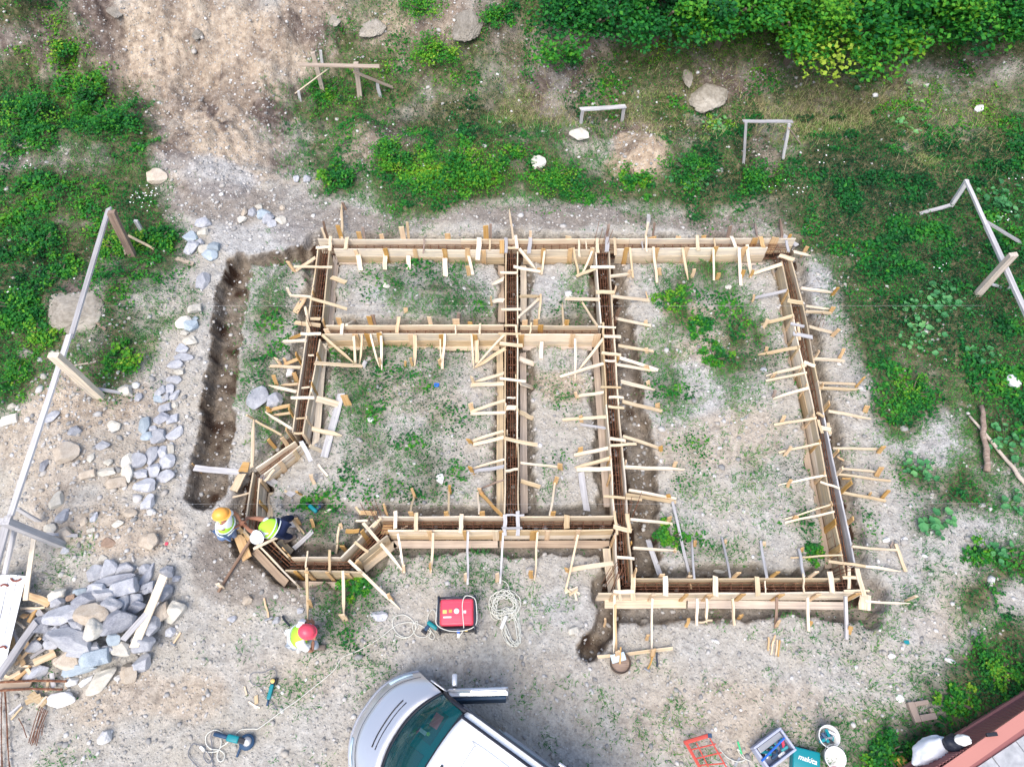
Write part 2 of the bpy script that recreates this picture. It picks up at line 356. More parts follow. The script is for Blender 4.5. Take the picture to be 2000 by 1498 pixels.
yel = ell(YEL, px, py); blu = ell(BLU, px, py)
kw = k & isw & (rng.random(len(x)) < .95); n = kw.sum()
tnt = np.clip(.36+rng.normal(0, .13, n)+fbm(x[kw], y[kw], 1.9, 2, 95)*.26+yel[kw]*.55-blu[kw], 0, 1)
hgt = np.abs(rng.normal(0, .06, n))*(gv[kw]+.2)+.015+np.clip(fbm(x[kw], y[kw], 2.6, 2, 99), 0, 1)*.12*gv[kw]
cl2 = fbm(x[kw], y[kw], 1.7, 2, 103); tnt = np.clip(tnt+cl2*.12, 0, 1); sz = rng.uniform(.03, .075, n)*(1+.9*ss((cl2-.05)/.3))*(.42+.62*np.clip(gv[kw]*1.3, 0, 1)); tnt = np.clip(tnt-.08*(gv[kw] < .35), 0, 1)
V, T, t = leaves(np.stack([x[kw], y[kw], z[kw]+hgt], 1), sz, tnt)
o = link('weed_cover', np_mesh('weed_cover', V, T, {'tint': t}), LEAF); tag(o, 'low leafy green weeds spreading over the soil around the site', 'weeds', kind='stuff')
kg = k & ~kw; xs = np.repeat(x[kg], 2)+rng.normal(0, .02, kg.sum()*2); ys = np.repeat(y[kg], 2)+rng.normal(0, .02, kg.sum()*2); zs = np.repeat(z[kg], 2)
n = len(xs); dry = ell([(1450,190,450,90,.45),(1880,260,140,80,.4),(1050,160,150,80,.45),(950,120,80,60,.3),(700,190,120,60,.1)], np.repeat(px[kg], 2), np.repeat(py[kg], 2))
tnt = np.clip(.35+rng.normal(0, .16, n)+fbm(xs, ys, 1.4, 2, 107)*.25+dry, 0, 1)
V, T, t = blades(np.stack([xs, ys, zs-.01], 1), rng.uniform(.05, .15, n), rng.uniform(.010, .022, n), tnt, .85)
o = link('grass', np_mesh('grass', V, T, {'tint': t}), GRASS); tag(o, 'short green grass tufts growing between the weeds and gravel', 'grass', kind='stuff')
# dry stalks on the slope
x, y = region(26000, 14, 24); z = height(x, y); _, px, py = cover(x, y, z)
dd = ell([(1450,190,450,90,1),(1880,260,140,90,1),(1050,170,150,90,1),(900,150,120,80,.6)], px, py); k = rng.random(len(x)) < dd
n = k.sum(); V, T, t = blades(np.stack([x[k], y[k], z[k]], 1), rng.uniform(.15, .4, n), rng.uniform(.010, .02, n), rng.uniform(.8, 1, n), 1.15)
o = link('dry_stalks', np_mesh('dry_stalks', V, T, {'tint': t}), GRASS); tag(o, 'dry straw coloured stalks lying across the brushy slope', 'dry grass', kind='stuff')
# pebbles
ico = bmesh.new(); bmesh.ops.create_icosphere(ico, subdivisions=1, radius=1); ico.verts.ensure_lookup_table()
IV = np.array([v.co[:] for v in ico.verts]); IF = np.array([[v.index for v in f.verts] for f in ico.faces]); ico.free()
def pebbles(name, n, lo, hi, dens, label, cat, ylo=-.6, yhi=24):
    x, y = region(n, ylo, yhi); z = height(x, y); gv, px, py = cover(x, y, z); k = rng.random(len(x)) < dens(x, y, px, py, gv)
    x, y, z = x[k], y[k], z[k]; n = len(x); s = lo+(hi-lo)*rng.random(n)**4
    sh = s[:, None]*np.stack([rng.uniform(.7, 1.3, n), rng.uniform(.7, 1.3, n), rng.uniform(.4, .8, n)], 1)*.5
    az = rng.uniform(0, 6.28, n); jit = 1+rng.normal(0, .16, (n, 12, 1))
    L3 = IV[None]*sh[:, None, :]*jit; c, s_ = np.cos(az)[:, None], np.sin(az)[:, None]
    W = np.stack([L3[..., 0]*c-L3[..., 1]*s_+x[:, None], L3[..., 0]*s_+L3[..., 1]*c+y[:, None], L3[..., 2]+(z+sh[:, 2]*.3)[:, None]], -1).reshape(-1, 3)
    F = (IF[None]+(np.arange(n)*12)[:, None, None]).reshape(-1, 3)
    o = link(name, np_mesh(name, W, F, {'tint': np.repeat(rng.random(n), 12)}), PEB); return tag(o, label, cat, kind='stuff')
PEB = mat('pebble', (.5, .5, .5), .9, 0, .2); L(PEB, ramp(PEB, attr(PEB, 'tint'), [(0, (.24, .24, .24)), (.25, (.34, .33, .32)), (.5, (.42, .39, .35)), (.75, (.47, .46, .45)), (.93, (.55, .54, .53)), (1, (.74, .73, .72))]), BS(PEB).inputs['Base Color'])
RUB = [(190,1210,130,100,1),(1810,625,45,35,.8),(1850,850,110,70,.35),(1870,1000,100,60,.3),(1780,1150,120,120,.2),(1500,1200,200,40,.12),(1270,900,40,200,.3),(650,820,40,100,.1),(180,860,170,190,1),(430,340,80,60,1),(250,1050,120,90,.9),(350,800,60,120,.6),(1600,560,60,80,.8),(420,420,120,50,.5),(270,640,140,60,.4),(800,1010,120,30,.6),(200,1200,150,110,.5),(1250,780,60,200,.4)]
pebbles('gravel', 120000, .016, .105, lambda x, y, px, py, g: np.clip(.55-g*.9+.3*fbm(x, y, 1.2, 2, 111)+.5*ell(RUB, px, py), .03, 1)*(seg_d(x, y, [(-1.9, .8), (1.5, -1.5)]) > .6), 'small pale gravel stones strewn over the bare ground', 'gravel')
pebbles('rubble', 26000, .06, .20, lambda x, y, px, py, g: np.clip(.03+.34*ell(RUB, px, py), 0, .4)*(1-.7*g), 'small grey and tan rubble stones on the spoil heaps', 'rubble')
# ------------------------------------------------------------- timber members
def frame(a, b, roll=0.0):
    x = (b-a).normalized(); up = Vector((0, 0, 1)) if abs(x.z) < .95 else Vector((0, 1, 0))
    y = up.cross(x).normalized(); z = x.cross(y)
    R = Matrix((x, y, z)).transposed().to_4x4()
    return Matrix.Translation(a) @ R @ Matrix.Rotation(roll, 4, 'X')
def plank_me(Ln, wd, th, point=False, bow=.012):
    ts = [0, .35, .7, 1]; V = []; o1, o2 = random.uniform(-bow, bow), random.uniform(-bow, bow)
    e0, e1 = random.uniform(-.25, .25)*wd, random.uniform(-.25, .25)*wd
    for i, t in enumerate(ts):
        w2 = wd/2*(1+random.uniform(-.05, .05)); off = (0, o1, o2, 0)[i]
        if point and i == 3: w2 *= .25
        for sy, sz in ((-1, -1), (1, -1), (1, 1), (-1, 1)):
            V.append((t*Ln+(sy*e0 if i == 0 else sy*e1 if i == 3 and not point else 0)*.6, off+sy*w2, sz*th/2))
    F = [(0, 3, 2, 1), (12, 13, 14, 15)]
    for i in range(3):
        for k in range(4): F.append((i*4+k, i*4+(k+1) % 4, i*4+4+(k+1) % 4, i*4+4+k))
    return mesh('plank', V, F)
def member(name, a, b, wd, th, tone, parent=None, roll=0.0, point=False):
    a, b = Vector(a), Vector(b); M = frame(a, b, roll)
    if parent: M = Matrix.Translation(-parent.location) @ M
    o = link(name, plank_me((b-a).length, wd, th, point), WOOD[tone] if not isinstance(tone, bpy.types.Material) else tone, M=M)
    if parent: o.parent = parent
    return o

# each wall: top edges of the two lines of boards (photo px), footing boards (px at trench bottom), extras
WALLS = {
 'north': dict(l=[[(620,467),(900,468),(1230,467),(1555,466)], [(652,487),(985,489)], [(1022,489),(1163,488)], [(1204,487),(1500,484)]], f=[[(660,514),(950,516)], [(1215,522),(1490,519)]],
   label='long formwork wall along the north edge of the foundation, nearest the bushes'),
 'west': dict(l=[[(622,480),(600,640),(571,845)], [(643,490),(629,628)], [(625,662),(591,850)]], f=[[(657,500),(646,640)], [(634,672),(613,900)]], label='leaning west formwork wall with many short braces, between the empty trench and the big room'),
 'bay_upper': dict(l=[[(499,915),(577,862)], [(515,927),(588,869)]], f=[[(545,942),(604,900)]], label='short slanting formwork wall at the upper end of the bay, boards facing the big room'),
 'bay_west': dict(l=[[(494,922),(476,1040)], [(507,933),(502,1008)]], f=[[(532,962),(528,1010)]], label='short formwork wall beside the two workers on the west side of the bay'),
 'bay_lower': dict(l=[[(477,1036),(500,1060),(577,1139)], [(530,1053),(563,1089)]], f=[[(498,1076),(560,1140)]], label='slanting formwork wall under the worker in the white helmet'),
 'bay_south': dict(l=[[(557,1114),(707,1118)], [(568,1089),(664,1089)]], f=[[(580,1143),(702,1145)]], label='short straight formwork wall at the lowest side of the bay, above the red helmet'),
 'bay_right': dict(l=[[(694,1096),(757,1045)], [(664,1090),(738,1014)]], f=[[(712,1112),(772,1062)]], label='slanting formwork wall joining the bay to the straight south wall'),
 'south': dict(l=[[(738,1009),(984,1009)], [(1015,1009),(1200,1008)], [(757,1036),(980,1036)], [(980,1036),(1198,1034)]], f=[[(769,1063),(972,1063)], [(976,1063),(1190,1064)]], label='south formwork wall directly above the red generator'),
 'centre': dict(l=[[(988,492),(988,632)], [(987,656),(986,860)], [(987,860),(985,1006)], [(1011,492),(1011,632)], [(1011,656),(1010,860)], [(1012,860),(1013,1006)]], f=[[(979,520),(979,630)], [(976,690),(977,1003)], [(1022,520),(1022,628)], [(1021,690),(1024,1003)]], label='formwork wall running straight down the middle of the foundation'),
 'middle': dict(l=[[(636,636),(984,635)], [(1016,636),(1170,637)], [(632,653),(984,652.5)], [(1016,653),(1174,653)]], f=[[(640,679),(975,680)], [(1020,679),(1160,680)]], label='horizontal formwork wall crossing the middle of the foundation'),
 'partition': dict(l=[[(1164,492),(1174,632)], [(1178,656),(1184,789),(1193,893),(1200,1006)], [(1202,1040),(1207,1150)], [(1190,492),(1198,640),(1208,790)], [(1208,790),(1217,893),(1226,1020)], [(1226,1020),(1235,1128)]], f=[[(1162,680),(1186,990)], [(1184,1068),(1196,1160)]], label='formwork wall left of the largest room, with a wide dark trench along its right'),
 'east': dict(l=[[(1527,510),(1550,622),(1568,710)], [(1568,710),(1589,798),(1613,928),(1652,1128)], [(1543,500),(1567,588),(1597,742),(1608,806)], [(1608,806),(1635,936),(1670,1104)]], f=[[(1505,525),(1540,720)], [(1540,720),(1618,1110)]], label='long east formwork wall slanting away on the right, with a grey inner board'),
 'southeast': dict(l=[[(1232,1130),(1640,1130)], [(1168,1159),(1400,1158.5)], [(1400,1158.5),(1688,1157)]], f=[[(1181,1180),(1340,1180)], [(1343,1180),(1650,1183)]], label='lowest right formwork wall closing the largest room on its south side'),
}
BZ0, BZ1 = -.20, W_TOP
FW = {}
for wn, W in WALLS.items():
    allp = [P(a, b, W_TOP) for ln in W['l'] for a, b in ln]; cx = sum((p for p in allp), Vector())/len(allp)
    root = empty('formwork_wall', (cx.x, cx.y, -.25), W['label'], 'formwork', 'timber formwork walls of the foundation'); FW[wn] = root
    W['seg'] = []
    for li, ln in enumerate(W['l']):
        for (a, b) in zip(ln, ln[1:]):
            p, q = P(*a, W_TOP), P(*b, W_TOP); W['seg'].append((p, q)); Ld = (q-p).length; nseg = 1 if Ld < 4.4 else 2
            for s in range(nseg):
                u0, u1 = p.lerp(q, s/nseg), p.lerp(q, (s+1)/nseg); d = (u1-u0).normalized()*.004
                for lay in range(2):
                    hz = .265; zc = W_TOP-hz/2-lay*(hz+.006); j = Vector((0, 0, zc-W_TOP+random.uniform(-.006, .006)))
                    off = Vector((-d.y, d.x, 0)).normalized()*random.uniform(-.004, .004)
                    tone = 4 if random.random() > .25 else 0
                    if wn == 'east' and li == 3: tone = 2
                    member('board', u0+d+j+off, u1-d+j+off, .030, hz, tone, root)
    for (a, b) in W['f']:
        p, q = P(*a, -.16), P(*b, -.16); member('footing_board', p, q, .15, .035, 5 if random.random() < .7 else 4, root)
def near_line(wn, p):                          # nearest board line and outward normal from the wall's middle
    best = None; mid = None
    for a, b in WALLS[wn]['seg']:
        d = (b-a).xy; t = max(0, min(1, (p.xy-a.xy).dot(d)/d.length_squared)); c = a.xy+d*t; e = (p.xy-c).length
        if best is None or e < best[0]: best = (e, c, d.normalized())
    return best
# members: kind, x1,y1, x2,y2, width px, tone.  t = tie over the tops, b = brace from wall top down to the ground,
# s = stake in the ground, u = upright cleat on the board face, v = upright standing above the far board, g = plank lying about, r = brace ending at mid height
MEM = {
'north': """v 659 441 667 465 8 1;v 636 425 638 463 4 3;v 630 444 634 463 4 0;v 700 454 703 466 9 1;v 714 443 710 465 5 3;v 745 458 746 465 8 1;v 783 444 788 466 10 1;v 803 428 795 466 5 0;b 668 465 668 399 5 0;s 669 396 676 410 5 3
t 646 462 644 490 6 0;t 678 464 675 487 7 0;t 617 484 644 483 6 0;t 828 467 827 495 3 3;u 694 480 0 0 7 1;r 699 497 705 529 9 0;u 752 483 0 0 9 1;r 752 492 752 527 8 0;u 810 483 0 0 8 1;r 798 500 798 526 8 0
v 875 457 874 466 11 1;t 936 465 933 508 9 0;v 948 443 950 468 10 1;v 963 436 956 466 5 3;t 957 467 956 489 3 0;b 1002 468 995 409 4 0;t 988 465 988 494 6 2;t 1007 460 1010 486 6 0;t 980 470 980 495 9 1;t 1036 463 1033 495 7 2;v 1110 463 1110 467 12 0
u 867 484 0 0 9 1;r 869 505 870 540 9 0;u 912 484 0 0 9 1;r 915 500 923 537 6 0;s 913 520 917 538 8 1;u 945 485 0 0 9 1;u 1060 482 0 0 8 1;b 1064 487 1058 537 4 0;u 1115 485 0 0 9 1;b 1120 484 1130 540 4 0;b 1159 484 1138 534 4 0;u 1158 485 0 0 8 1
u 1224 481 0 0 9 1;u 1283 481 0 0 9 1;u 1341 481 0 0 10 1;u 1398 483 0 0 8 1;b 1230 484 1236 543 4 0;b 1276 483 1283 553 5 0;b 1333 484 1344 547 5 0;b 1393 484 1394 548 4 0;s 1288 524 1292 538 7 1;s 1356 526 1352 542 7 1;s 1230 528 1228 540 6 1
t 1130 467 1132 502 4 0;t 1166 466 1168 494 6 0;t 1200 465 1202 499 5 0;t 1186 452 1185 492 8 2;t 1262 462 1263 492 4 0;t 1362 460 1364 490 7 0;v 1270 433 1277 463 4 3;v 1262 431 1262 463 4 0;s 1267 420 1267 440 7 2;v 1184 438 1188 465 5 3;v 1268 464 1278 466 16 1
v 1418 440 1425 466 6 3;t 1428 462 1437 483 6 0;v 1479 460 1474 432 4 0;b 1479 462 1474 436 4 3;b 1527 463 1523 428 5 3;v 1322 462 1327 466 11 1;v 1372 461 1376 466 9 1;u 1454 478 0 0 10 1;u 1476 470 0 0 11 1;t 1485 463 1491 483 8 1;u 1512 462 0 0 15 1
b 1443 483 1447 558 6 0;b 1459 478 1466 543 6 0;s 1404 534 1400 546 8 1;s 1453 528 1449 543 7 1;b 1527 516 1471 535 7 0;s 1471 528 1466 542 5 1;t 1522 499 1551 508 9 0;b 1551 492 1583 500 6 0;s 1577 482 1570 496 7 1;g 1525 470 1552 490 10 2;v 1540 458 1545 466 6 1
t 1536 470 1540 492 5 2;t 1395 466 1396 484 3 0;v 1036 452 1036 466 5 1;t 1144 472 1146 487 2 0;t 1254 472 1255 487 2 2""",
'west': """s 562 511 578 531 7 1;b 616 503 578 529 7 1;t 574 521 649 522 5 0;s 561 562 568 578 5 0;b 607 580 567 577 4 0;t 606 583 678 604 6 0;t 647 542 676 552 9 0;g 599 591 577 611 12 1;t 606 623 626 623 6 0;t 576 630 626 636 8 0;t 587 652 627 652 6 0;b 587 654 566 662 5 1;b 598 665 554 667 5 0;s 573 649 574 670 3 2
t 602 694 613 694 3 0;s 539 700 549 714 8 1;b 587 699 555 712 7 1;b 587 718 527 715 6 0;s 534 733 541 753 7 1;b 579 765 525 753 6 0;b 581 750 549 753 4 1;s 574 728 582 750 9 1;t 589 758 605 756 3 0;t 568 777 614 777 6 0;b 618 779 662 791 13 0;s 672 772 680 793 14 1
g 667 769 633 893 14 2;b 565 792 520 803 7 1;b 571 806 533 811 4 1;b 570 838 518 805 5 0;b 614 709 708 715 8 0;b 629 654 692 710 5 0;s 714 706 706 719 8 2;u 614 692 0 0 7 1;u 606 750 0 0 6 1;u 596 814 0 0 6 1;u 630 628 0 0 7 1;u 612 760 0 0 8 0
t 574 846 593 846 4 0;t 578 818 596 816 3 0;b 609 837 668 851 9 0;b 605 870 629 882 7 0;t 588 862 607 901 8 2;u 585 845 0 0 6 1;u 600 570 0 0 6 1;s 555 700 560 712 6 1;u 598 560 0 0 5 0;t 596 600 604 650 5 0;s 522 795 530 806 7 1;v 566 795 570 812 7 1;v 556 838 560 850 7 1;v 574 690 577 705 7 1""",
'bay_upper': """b 482 811 496 818 4 0;b 492 912 496 818 7 0;b 550 850 499 822 4 0;s 524 858 540 876 7 1;t 536 917 517 940 5 0;u 548 905 0 0 9 1;t 470 912 486 912 20 1;g 480 934 456 958 16 0;g 518 936 574 967 14 2;u 575 880 0 0 8 0;v 546 852 556 862 8 1""",
'bay_west': """g 472 928 381 915 12 2;s 374 905 383 915 6 1;g 461 978 515 967 3 0;u 508 938 0 0 8 1;s 607 927 613 946 7 1;u 505 980 0 0 7 1;g 550 1025 582 1022 12 2;g 563 1005 586 1038 3 0;g 574 1016 595 1043 3 0;s 578 1012 584 1026 7 1;s 579 960 590 965 5 1""",
'bay_lower': """g 502 1064 427 1157 5 3;s 425 1140 436 1148 7 0;g 474 1052 484 1092 18 1;t 495 1072 545 1048 5 0;u 545 1078 0 0 9 1;g 552 1062 576 1086 12 4;s 608 1014 610 1031 6 1;g 580 1078 611 1037 9 2;u 566 1095 0 0 8 1;g 498 1066 470 1035 8 1""",
'bay_south': """t 601 1076 597 1108 3 0;t 644 1074 643 1119 5 0;b 599 1108 601 1212 5 0;s 603 1172 607 1188 7 1;b 670 1114 672 1205 6 0;s 667 1200 676 1212 12 1;u 600 1108 0 0 9 1;u 678 1112 0 0 9 1;u 580 1112 0 0 8 1;u 640 1114 0 0 7 1""",
'bay_right': """b 681 1094 781 1189 6 0;s 758 1160 768 1174 6 1;b 709 1021 790 1119 6 0;b 663 1028 657 1080 4 0;s 664 1022 682 1072 7 1;g 675 1037 706 1044 8 1;t 693 1058 720 1078 5 0;u 690 1088 0 0 10 1;t 695 990 704 1003 4 1;g 704 1003 740 1010 8 1;t 695 1017 718 1017 4 0;v 705 1036 712 1044 8 1;g 750 1042 778 1040 18 1;t 728 1030 745 1012 5 0;s 668 1066 678 1078 9 1""",
'south': """v 754 978 754 1005 4 1;t 772 998 772 1032 7 0;t 813 1001 813 1037 8 0;t 902 1004 899 1041 8 0;t 1107 1006 1107 1032 11 0;t 986 1005 986 1046 7 2;t 1011 998 1011 1046 7 2;t 987 1006 1024 1006 4 2;t 980 1031 1020 1031 4 2;u 839 1032 0 0 10 1;u 909 1032 0 0 7 1;u 966 1038 0 0 12 0;u 977 1031 0 0 8 1;u 1043 1027 0 0 14 1;u 1068 1029 0 0 9 1
b 777 1042 791 1118 4 0;b 846 1040 842 1120 5 0;b 914 1038 913 1142 4 2;b 983 1040 977 1140 4 2;b 1050 1038 1044 1134 4 0;s 909 1120 909 1136 5 1;s 971 1120 971 1137 7 1;s 1037 1115 1037 1130 8 1;s 840 1100 840 1118 4 1;s 788 1104 789 1118 6 1;b 1129 1044 1104 1155 4 0;v 1084 1002 1078 1008 9 1
v 803 1001 803 1008 9 1;v 872 1001 872 1008 9 1;v 942 1001 942 1008 10 1;b 876 1006 876 951 4 0;s 878 948 878 965 5 1;b 802 1001 809 967 4 0;s 804 954 814 975 5 1;b 936 1003 933 961 4 0;b 1074 1006 1085 936 4 0;s 1088 932 1082 944 8 1;u 1128 1030 0 0 9 1;b 980 1006 938 963 6 1;s 936 954 944 964 8 1;g 787 1040 800 1036 4 0;s 752 988 752 1003 5 0""",
'centre': """t 991 484 1011 485 5 0;b 1014 486 1046 527 5 0;t 1003 521 1056 531 6 0;t 977 533 1011 533 5 0;b 983 545 961 556 8 0;b 983 587 959 588 9 0;s 959 579 961 598 3 0;b 1016 579 1056 579 5 0;t 979 605 1018 604 5 0;g 1056 577 1052 630 4 0;b 1013 620 1052 584 5 0;g 1052 588 1026 627 4 0;t 976 671 1021 675 7 0;t 973 652 1018 652 4 0;t 985 636 1007 636 4 0;t 1008 635 1010 660 4 0;b 987 652 928 717 4 0;b 987 681 928 718 7 0
b 984 729 925 746 6 0;b 984 749 920 752 8 0;s 921 736 926 750 6 0;t 976 739 1027 745 5 0;b 987 782 919 804 6 0;b 987 806 920 808 6 0;s 919 788 924 804 9 1;t 990 777 1007 777 3 0;t 989 797 1008 797 10 0;r 1015 700 1042 711 11 0;r 1015 748 1040 757 10 0;r 1015 805 1040 817 9 0;b 984 842 921 862 5 0;b 984 854 925 868 7 0;s 914 858 923 866 9 1;t 986 856 1050 869 7 0;b 986 897 921 916 4 0;b 984 911 915 923 7 2;t 987 920 1012 916 5 0;s 918 912 924 924 9 1
b 1017 904 1098 913 4 0;s 1094 906 1095 917 10 1;r 1017 939 1055 951 8 0;b 984 937 939 954 3 3;u 989 790 0 0 5 0;u 987 842 0 0 5 0;u 1013 800 0 0 5 0;u 1010 735 0 0 5 0;u 1009 870 0 0 5 0;s 1052 524 1058 534 7 1""",
'middle': """v 661 623 665 636 9 1;b 677 635 693 627 5 0;v 720 620 725 635 9 1;v 731 614 730 632 8 3;t 779 619 775 650 7 1;s 792 601 791 627 8 1;t 669 632 667 654 6 0;u 696 647 0 0 11 1;u 717 645 0 0 11 1;u 740 648 0 0 10 1;u 802 648 0 0 10 1;b 691 656 694 709 5 0;b 707 654 703 710 4 0;b 723 652 741 717 4 0;b 744 649 746 723 5 0;s 741 700 743 718 4 1;b 810 654 810 715 7 0;s 802 699 806 714 5 1
v 838 620 840 634 8 1;v 891 624 891 633 14 1;s 896 611 894 622 7 3;t 938 632 937 653 4 0;t 890 636 890 654 3 0;v 918 631 918 635 9 1;v 1025 627 1025 635 11 1;v 1046 625 1046 634 9 1;t 1038 630 1035 652 3 0;u 1058 640 0 0 10 1;r 1058 668 1057 701 7 0;u 864 649 0 0 11 1;b 860 662 861 718 3 0;b 869 652 864 721 5 0;b 921 654 926 721 4 0;u 928 649 0 0 10 1;r 931 665 931 709 8 0;s 858 702 860 714 6 1;s 792 706 790 716 4 1
v 1107 626 1107 635 9 1;b 1101 636 1098 592 4 0;u 1119 648 0 0 9 1;b 1123 662 1123 744 4 0;u 1166 655 0 0 13 1;v 636 640 640 645 10 1;u 984 650 0 0 12 0;u 1017 656 0 0 12 1""",
'partition': """b 1172 585 1105 583 8 0;b 1166 636 1135 588 4 0;b 1164 524 1126 540 6 0;t 1153 522 1201 522 6 0;t 1164 571 1201 571 8 0;b 1193 540 1235 535 5 0;b 1196 579 1268 587 7 0;s 1262 572 1268 584 8 1;b 1203 622 1271 636 6 0;b 1208 675 1276 686 6 0;b 1210 699 1285 723 6 0;b 1205 712 1279 725 6 0;b 1213 745 1279 761 8 0;b 1216 784 1293 803 7 0;s 1261 626 1266 638 7 1;s 1262 680 1266 690 7 1;s 1262 714 1268 726 8 1;s 1265 744 1270 754 7 1;s 1284 788 1288 798 9 1
b 1179 766 1125 774 6 0;s 1124 766 1130 778 6 1;b 1179 710 1094 736 5 0;b 1178 662 1128 726 5 0;t 1175 689 1213 694 6 0;t 1181 704 1202 705 4 0;t 1173 756 1213 757 4 0;t 1189 776 1218 777 5 0;t 1179 657 1213 658 6 0;t 1168 638 1203 640 4 0;t 1178 630 1179 657 4 0;b 1228 957 1320 974 5 0;b 1222 966 1320 981 7 0;s 1305 966 1309 978 8 1;t 1179 969 1254 976 5 0;b 1221 912 1337 917 6 0;s 1320 902 1316 914 7 1;b 1217 852 1290 876 6 0;s 1290 872 1293 882 8 1
t 1191 870 1243 867 5 0;t 1191 856 1222 861 6 0;t 1188 794 1219 797 5 0;b 1231 1014 1313 1023 5 0;s 1308 1010 1306 1020 9 1;b 1184 814 1099 820 6 0;s 1134 812 1137 824 7 1;b 1182 836 1134 829 4 2;b 1188 875 1122 889 6 0;s 1134 874 1132 886 9 1;b 1191 895 1123 913 6 0;b 1193 915 1127 917 8 0;g 1135 922 1144 1006 12 2;t 1200 998 1205 1044 5 0;t 1198 1028 1234 1037 8 0;t 1225 1003 1230 1039 8 0;t 1205 1088 1239 1091 5 0;b 1237 1070 1321 1075 5 0;s 1318 1072 1324 1080 7 1
g 1312 982 1339 1128 5 2;g 1262 1062 1284 1128 10 2;b 1198 1100 1107 1114 9 0;g 1338 1126 1343 1159 3 0;u 1190 893 0 0 6 1;u 1196 1050 0 0 8 1;u 1216 700 0 0 6 1;u 1220 900 0 0 5 1;u 1188 930 0 0 5 1;u 1238 1060 0 0 5 1;v 1236 1106 1238 1128 7 1;s 1106 1110 1110 1118 7 1;v 1208 560 1206 570 6 1""",
'east': """b 1539 567 1472 583 6 2;s 1473 576 1471 590 4 1;t 1538 587 1568 592 9 0;b 1565 563 1626 572 5 0;s 1637 562 1624 578 6 1;b 1575 598 1623 604 5 0;b 1575 609 1623 612 5 0;s 1628 600 1620 610 8 1;b 1551 616 1486 634 7 0;s 1500 624 1491 640 7 1;b 1563 678 1480 693 7 0;s 1498 678 1496 688 6 1;b 1575 713 1496 734 6 0;s 1514 728 1508 738 8 1;b 1576 728 1496 744 4 0;b 1579 758 1510 779 5 0;s 1514 762 1511 776 6 3;t 1544 632 1571 638 6 2;t 1549 652 1587 659 8 2;t 1570 707 1592 715 7 0;t 1595 806 1610 814 5 0
b 1581 638 1632 651 6 0;s 1639 643 1624 656 7 1;b 1591 701 1648 705 5 0;s 1648 681 1640 701 6 1;v 1597 684 1591 699 6 1;b 1600 748 1671 750 5 0;b 1600 758 1676 761 5 0;s 1688 737 1671 757 6 1;v 1605 748 1603 758 6 1;b 1618 803 1701 818 6 0;s 1694 793 1690 806 9 1;v 1619 788 1611 801 6 1;b 1595 816 1512 830 5 0;s 1532 812 1527 826 7 1;b 1604 865 1521 884 4 0;s 1545 872 1531 891 6 1;b 1614 928 1520 947 4 0;s 1545 937 1538 951 6 1;b 1625 985 1533 1014 3 0;b 1630 999 1533 1021 4 0;s 1556 1008 1551 1016 8 1
t 1601 834 1623 839 8 0;t 1602 941 1640 954 4 0;b 1628 876 1717 877 4 0;s 1726 872 1716 885 8 1;b 1640 915 1715 922 4 0;b 1635 926 1739 939 4 0;s 1722 913 1712 931 9 1;g 1629 898 1648 900 3 1;g 1637 941 1656 940 3 1;b 1646 962 1729 978 5 0;s 1736 958 1722 974 7 1;s 1701 962 1699 972 4 1;v 1618 784 1611 798 7 1;v 1636 878 1628 890 6 1;v 1642 912 1634 926 7 1;v 1662 940 1644 960 8 1;v 1664 1010 1656 1022 8 1;b 1646 1084 1544 1089 3 0;t 1618 1096 1690 1106 5 0;b 1690 1106 1759 1116 5 0
g 1749 1062 1769 1116 6 0;b 1664 1067 1751 1074 4 0;s 1742 1062 1745 1070 9 3;u 1554 620 0 0 7 1;u 1562 678 0 0 6 0;u 1575 713 0 0 8 1;u 1580 752 0 0 7 1;u 1592 812 0 0 8 1;u 1603 862 0 0 7 1;u 1613 925 0 0 7 1;u 1626 984 0 0 10 1;u 1636 1020 0 0 12 1;u 1652 1070 0 0 12 1;u 1540 570 0 0 6 1;u 1568 650 0 0 6 0;t 1558 630 1562 664 5 0;t 1598 820 1606 846 5 0;t 1617 826 1622 848 6 0""",
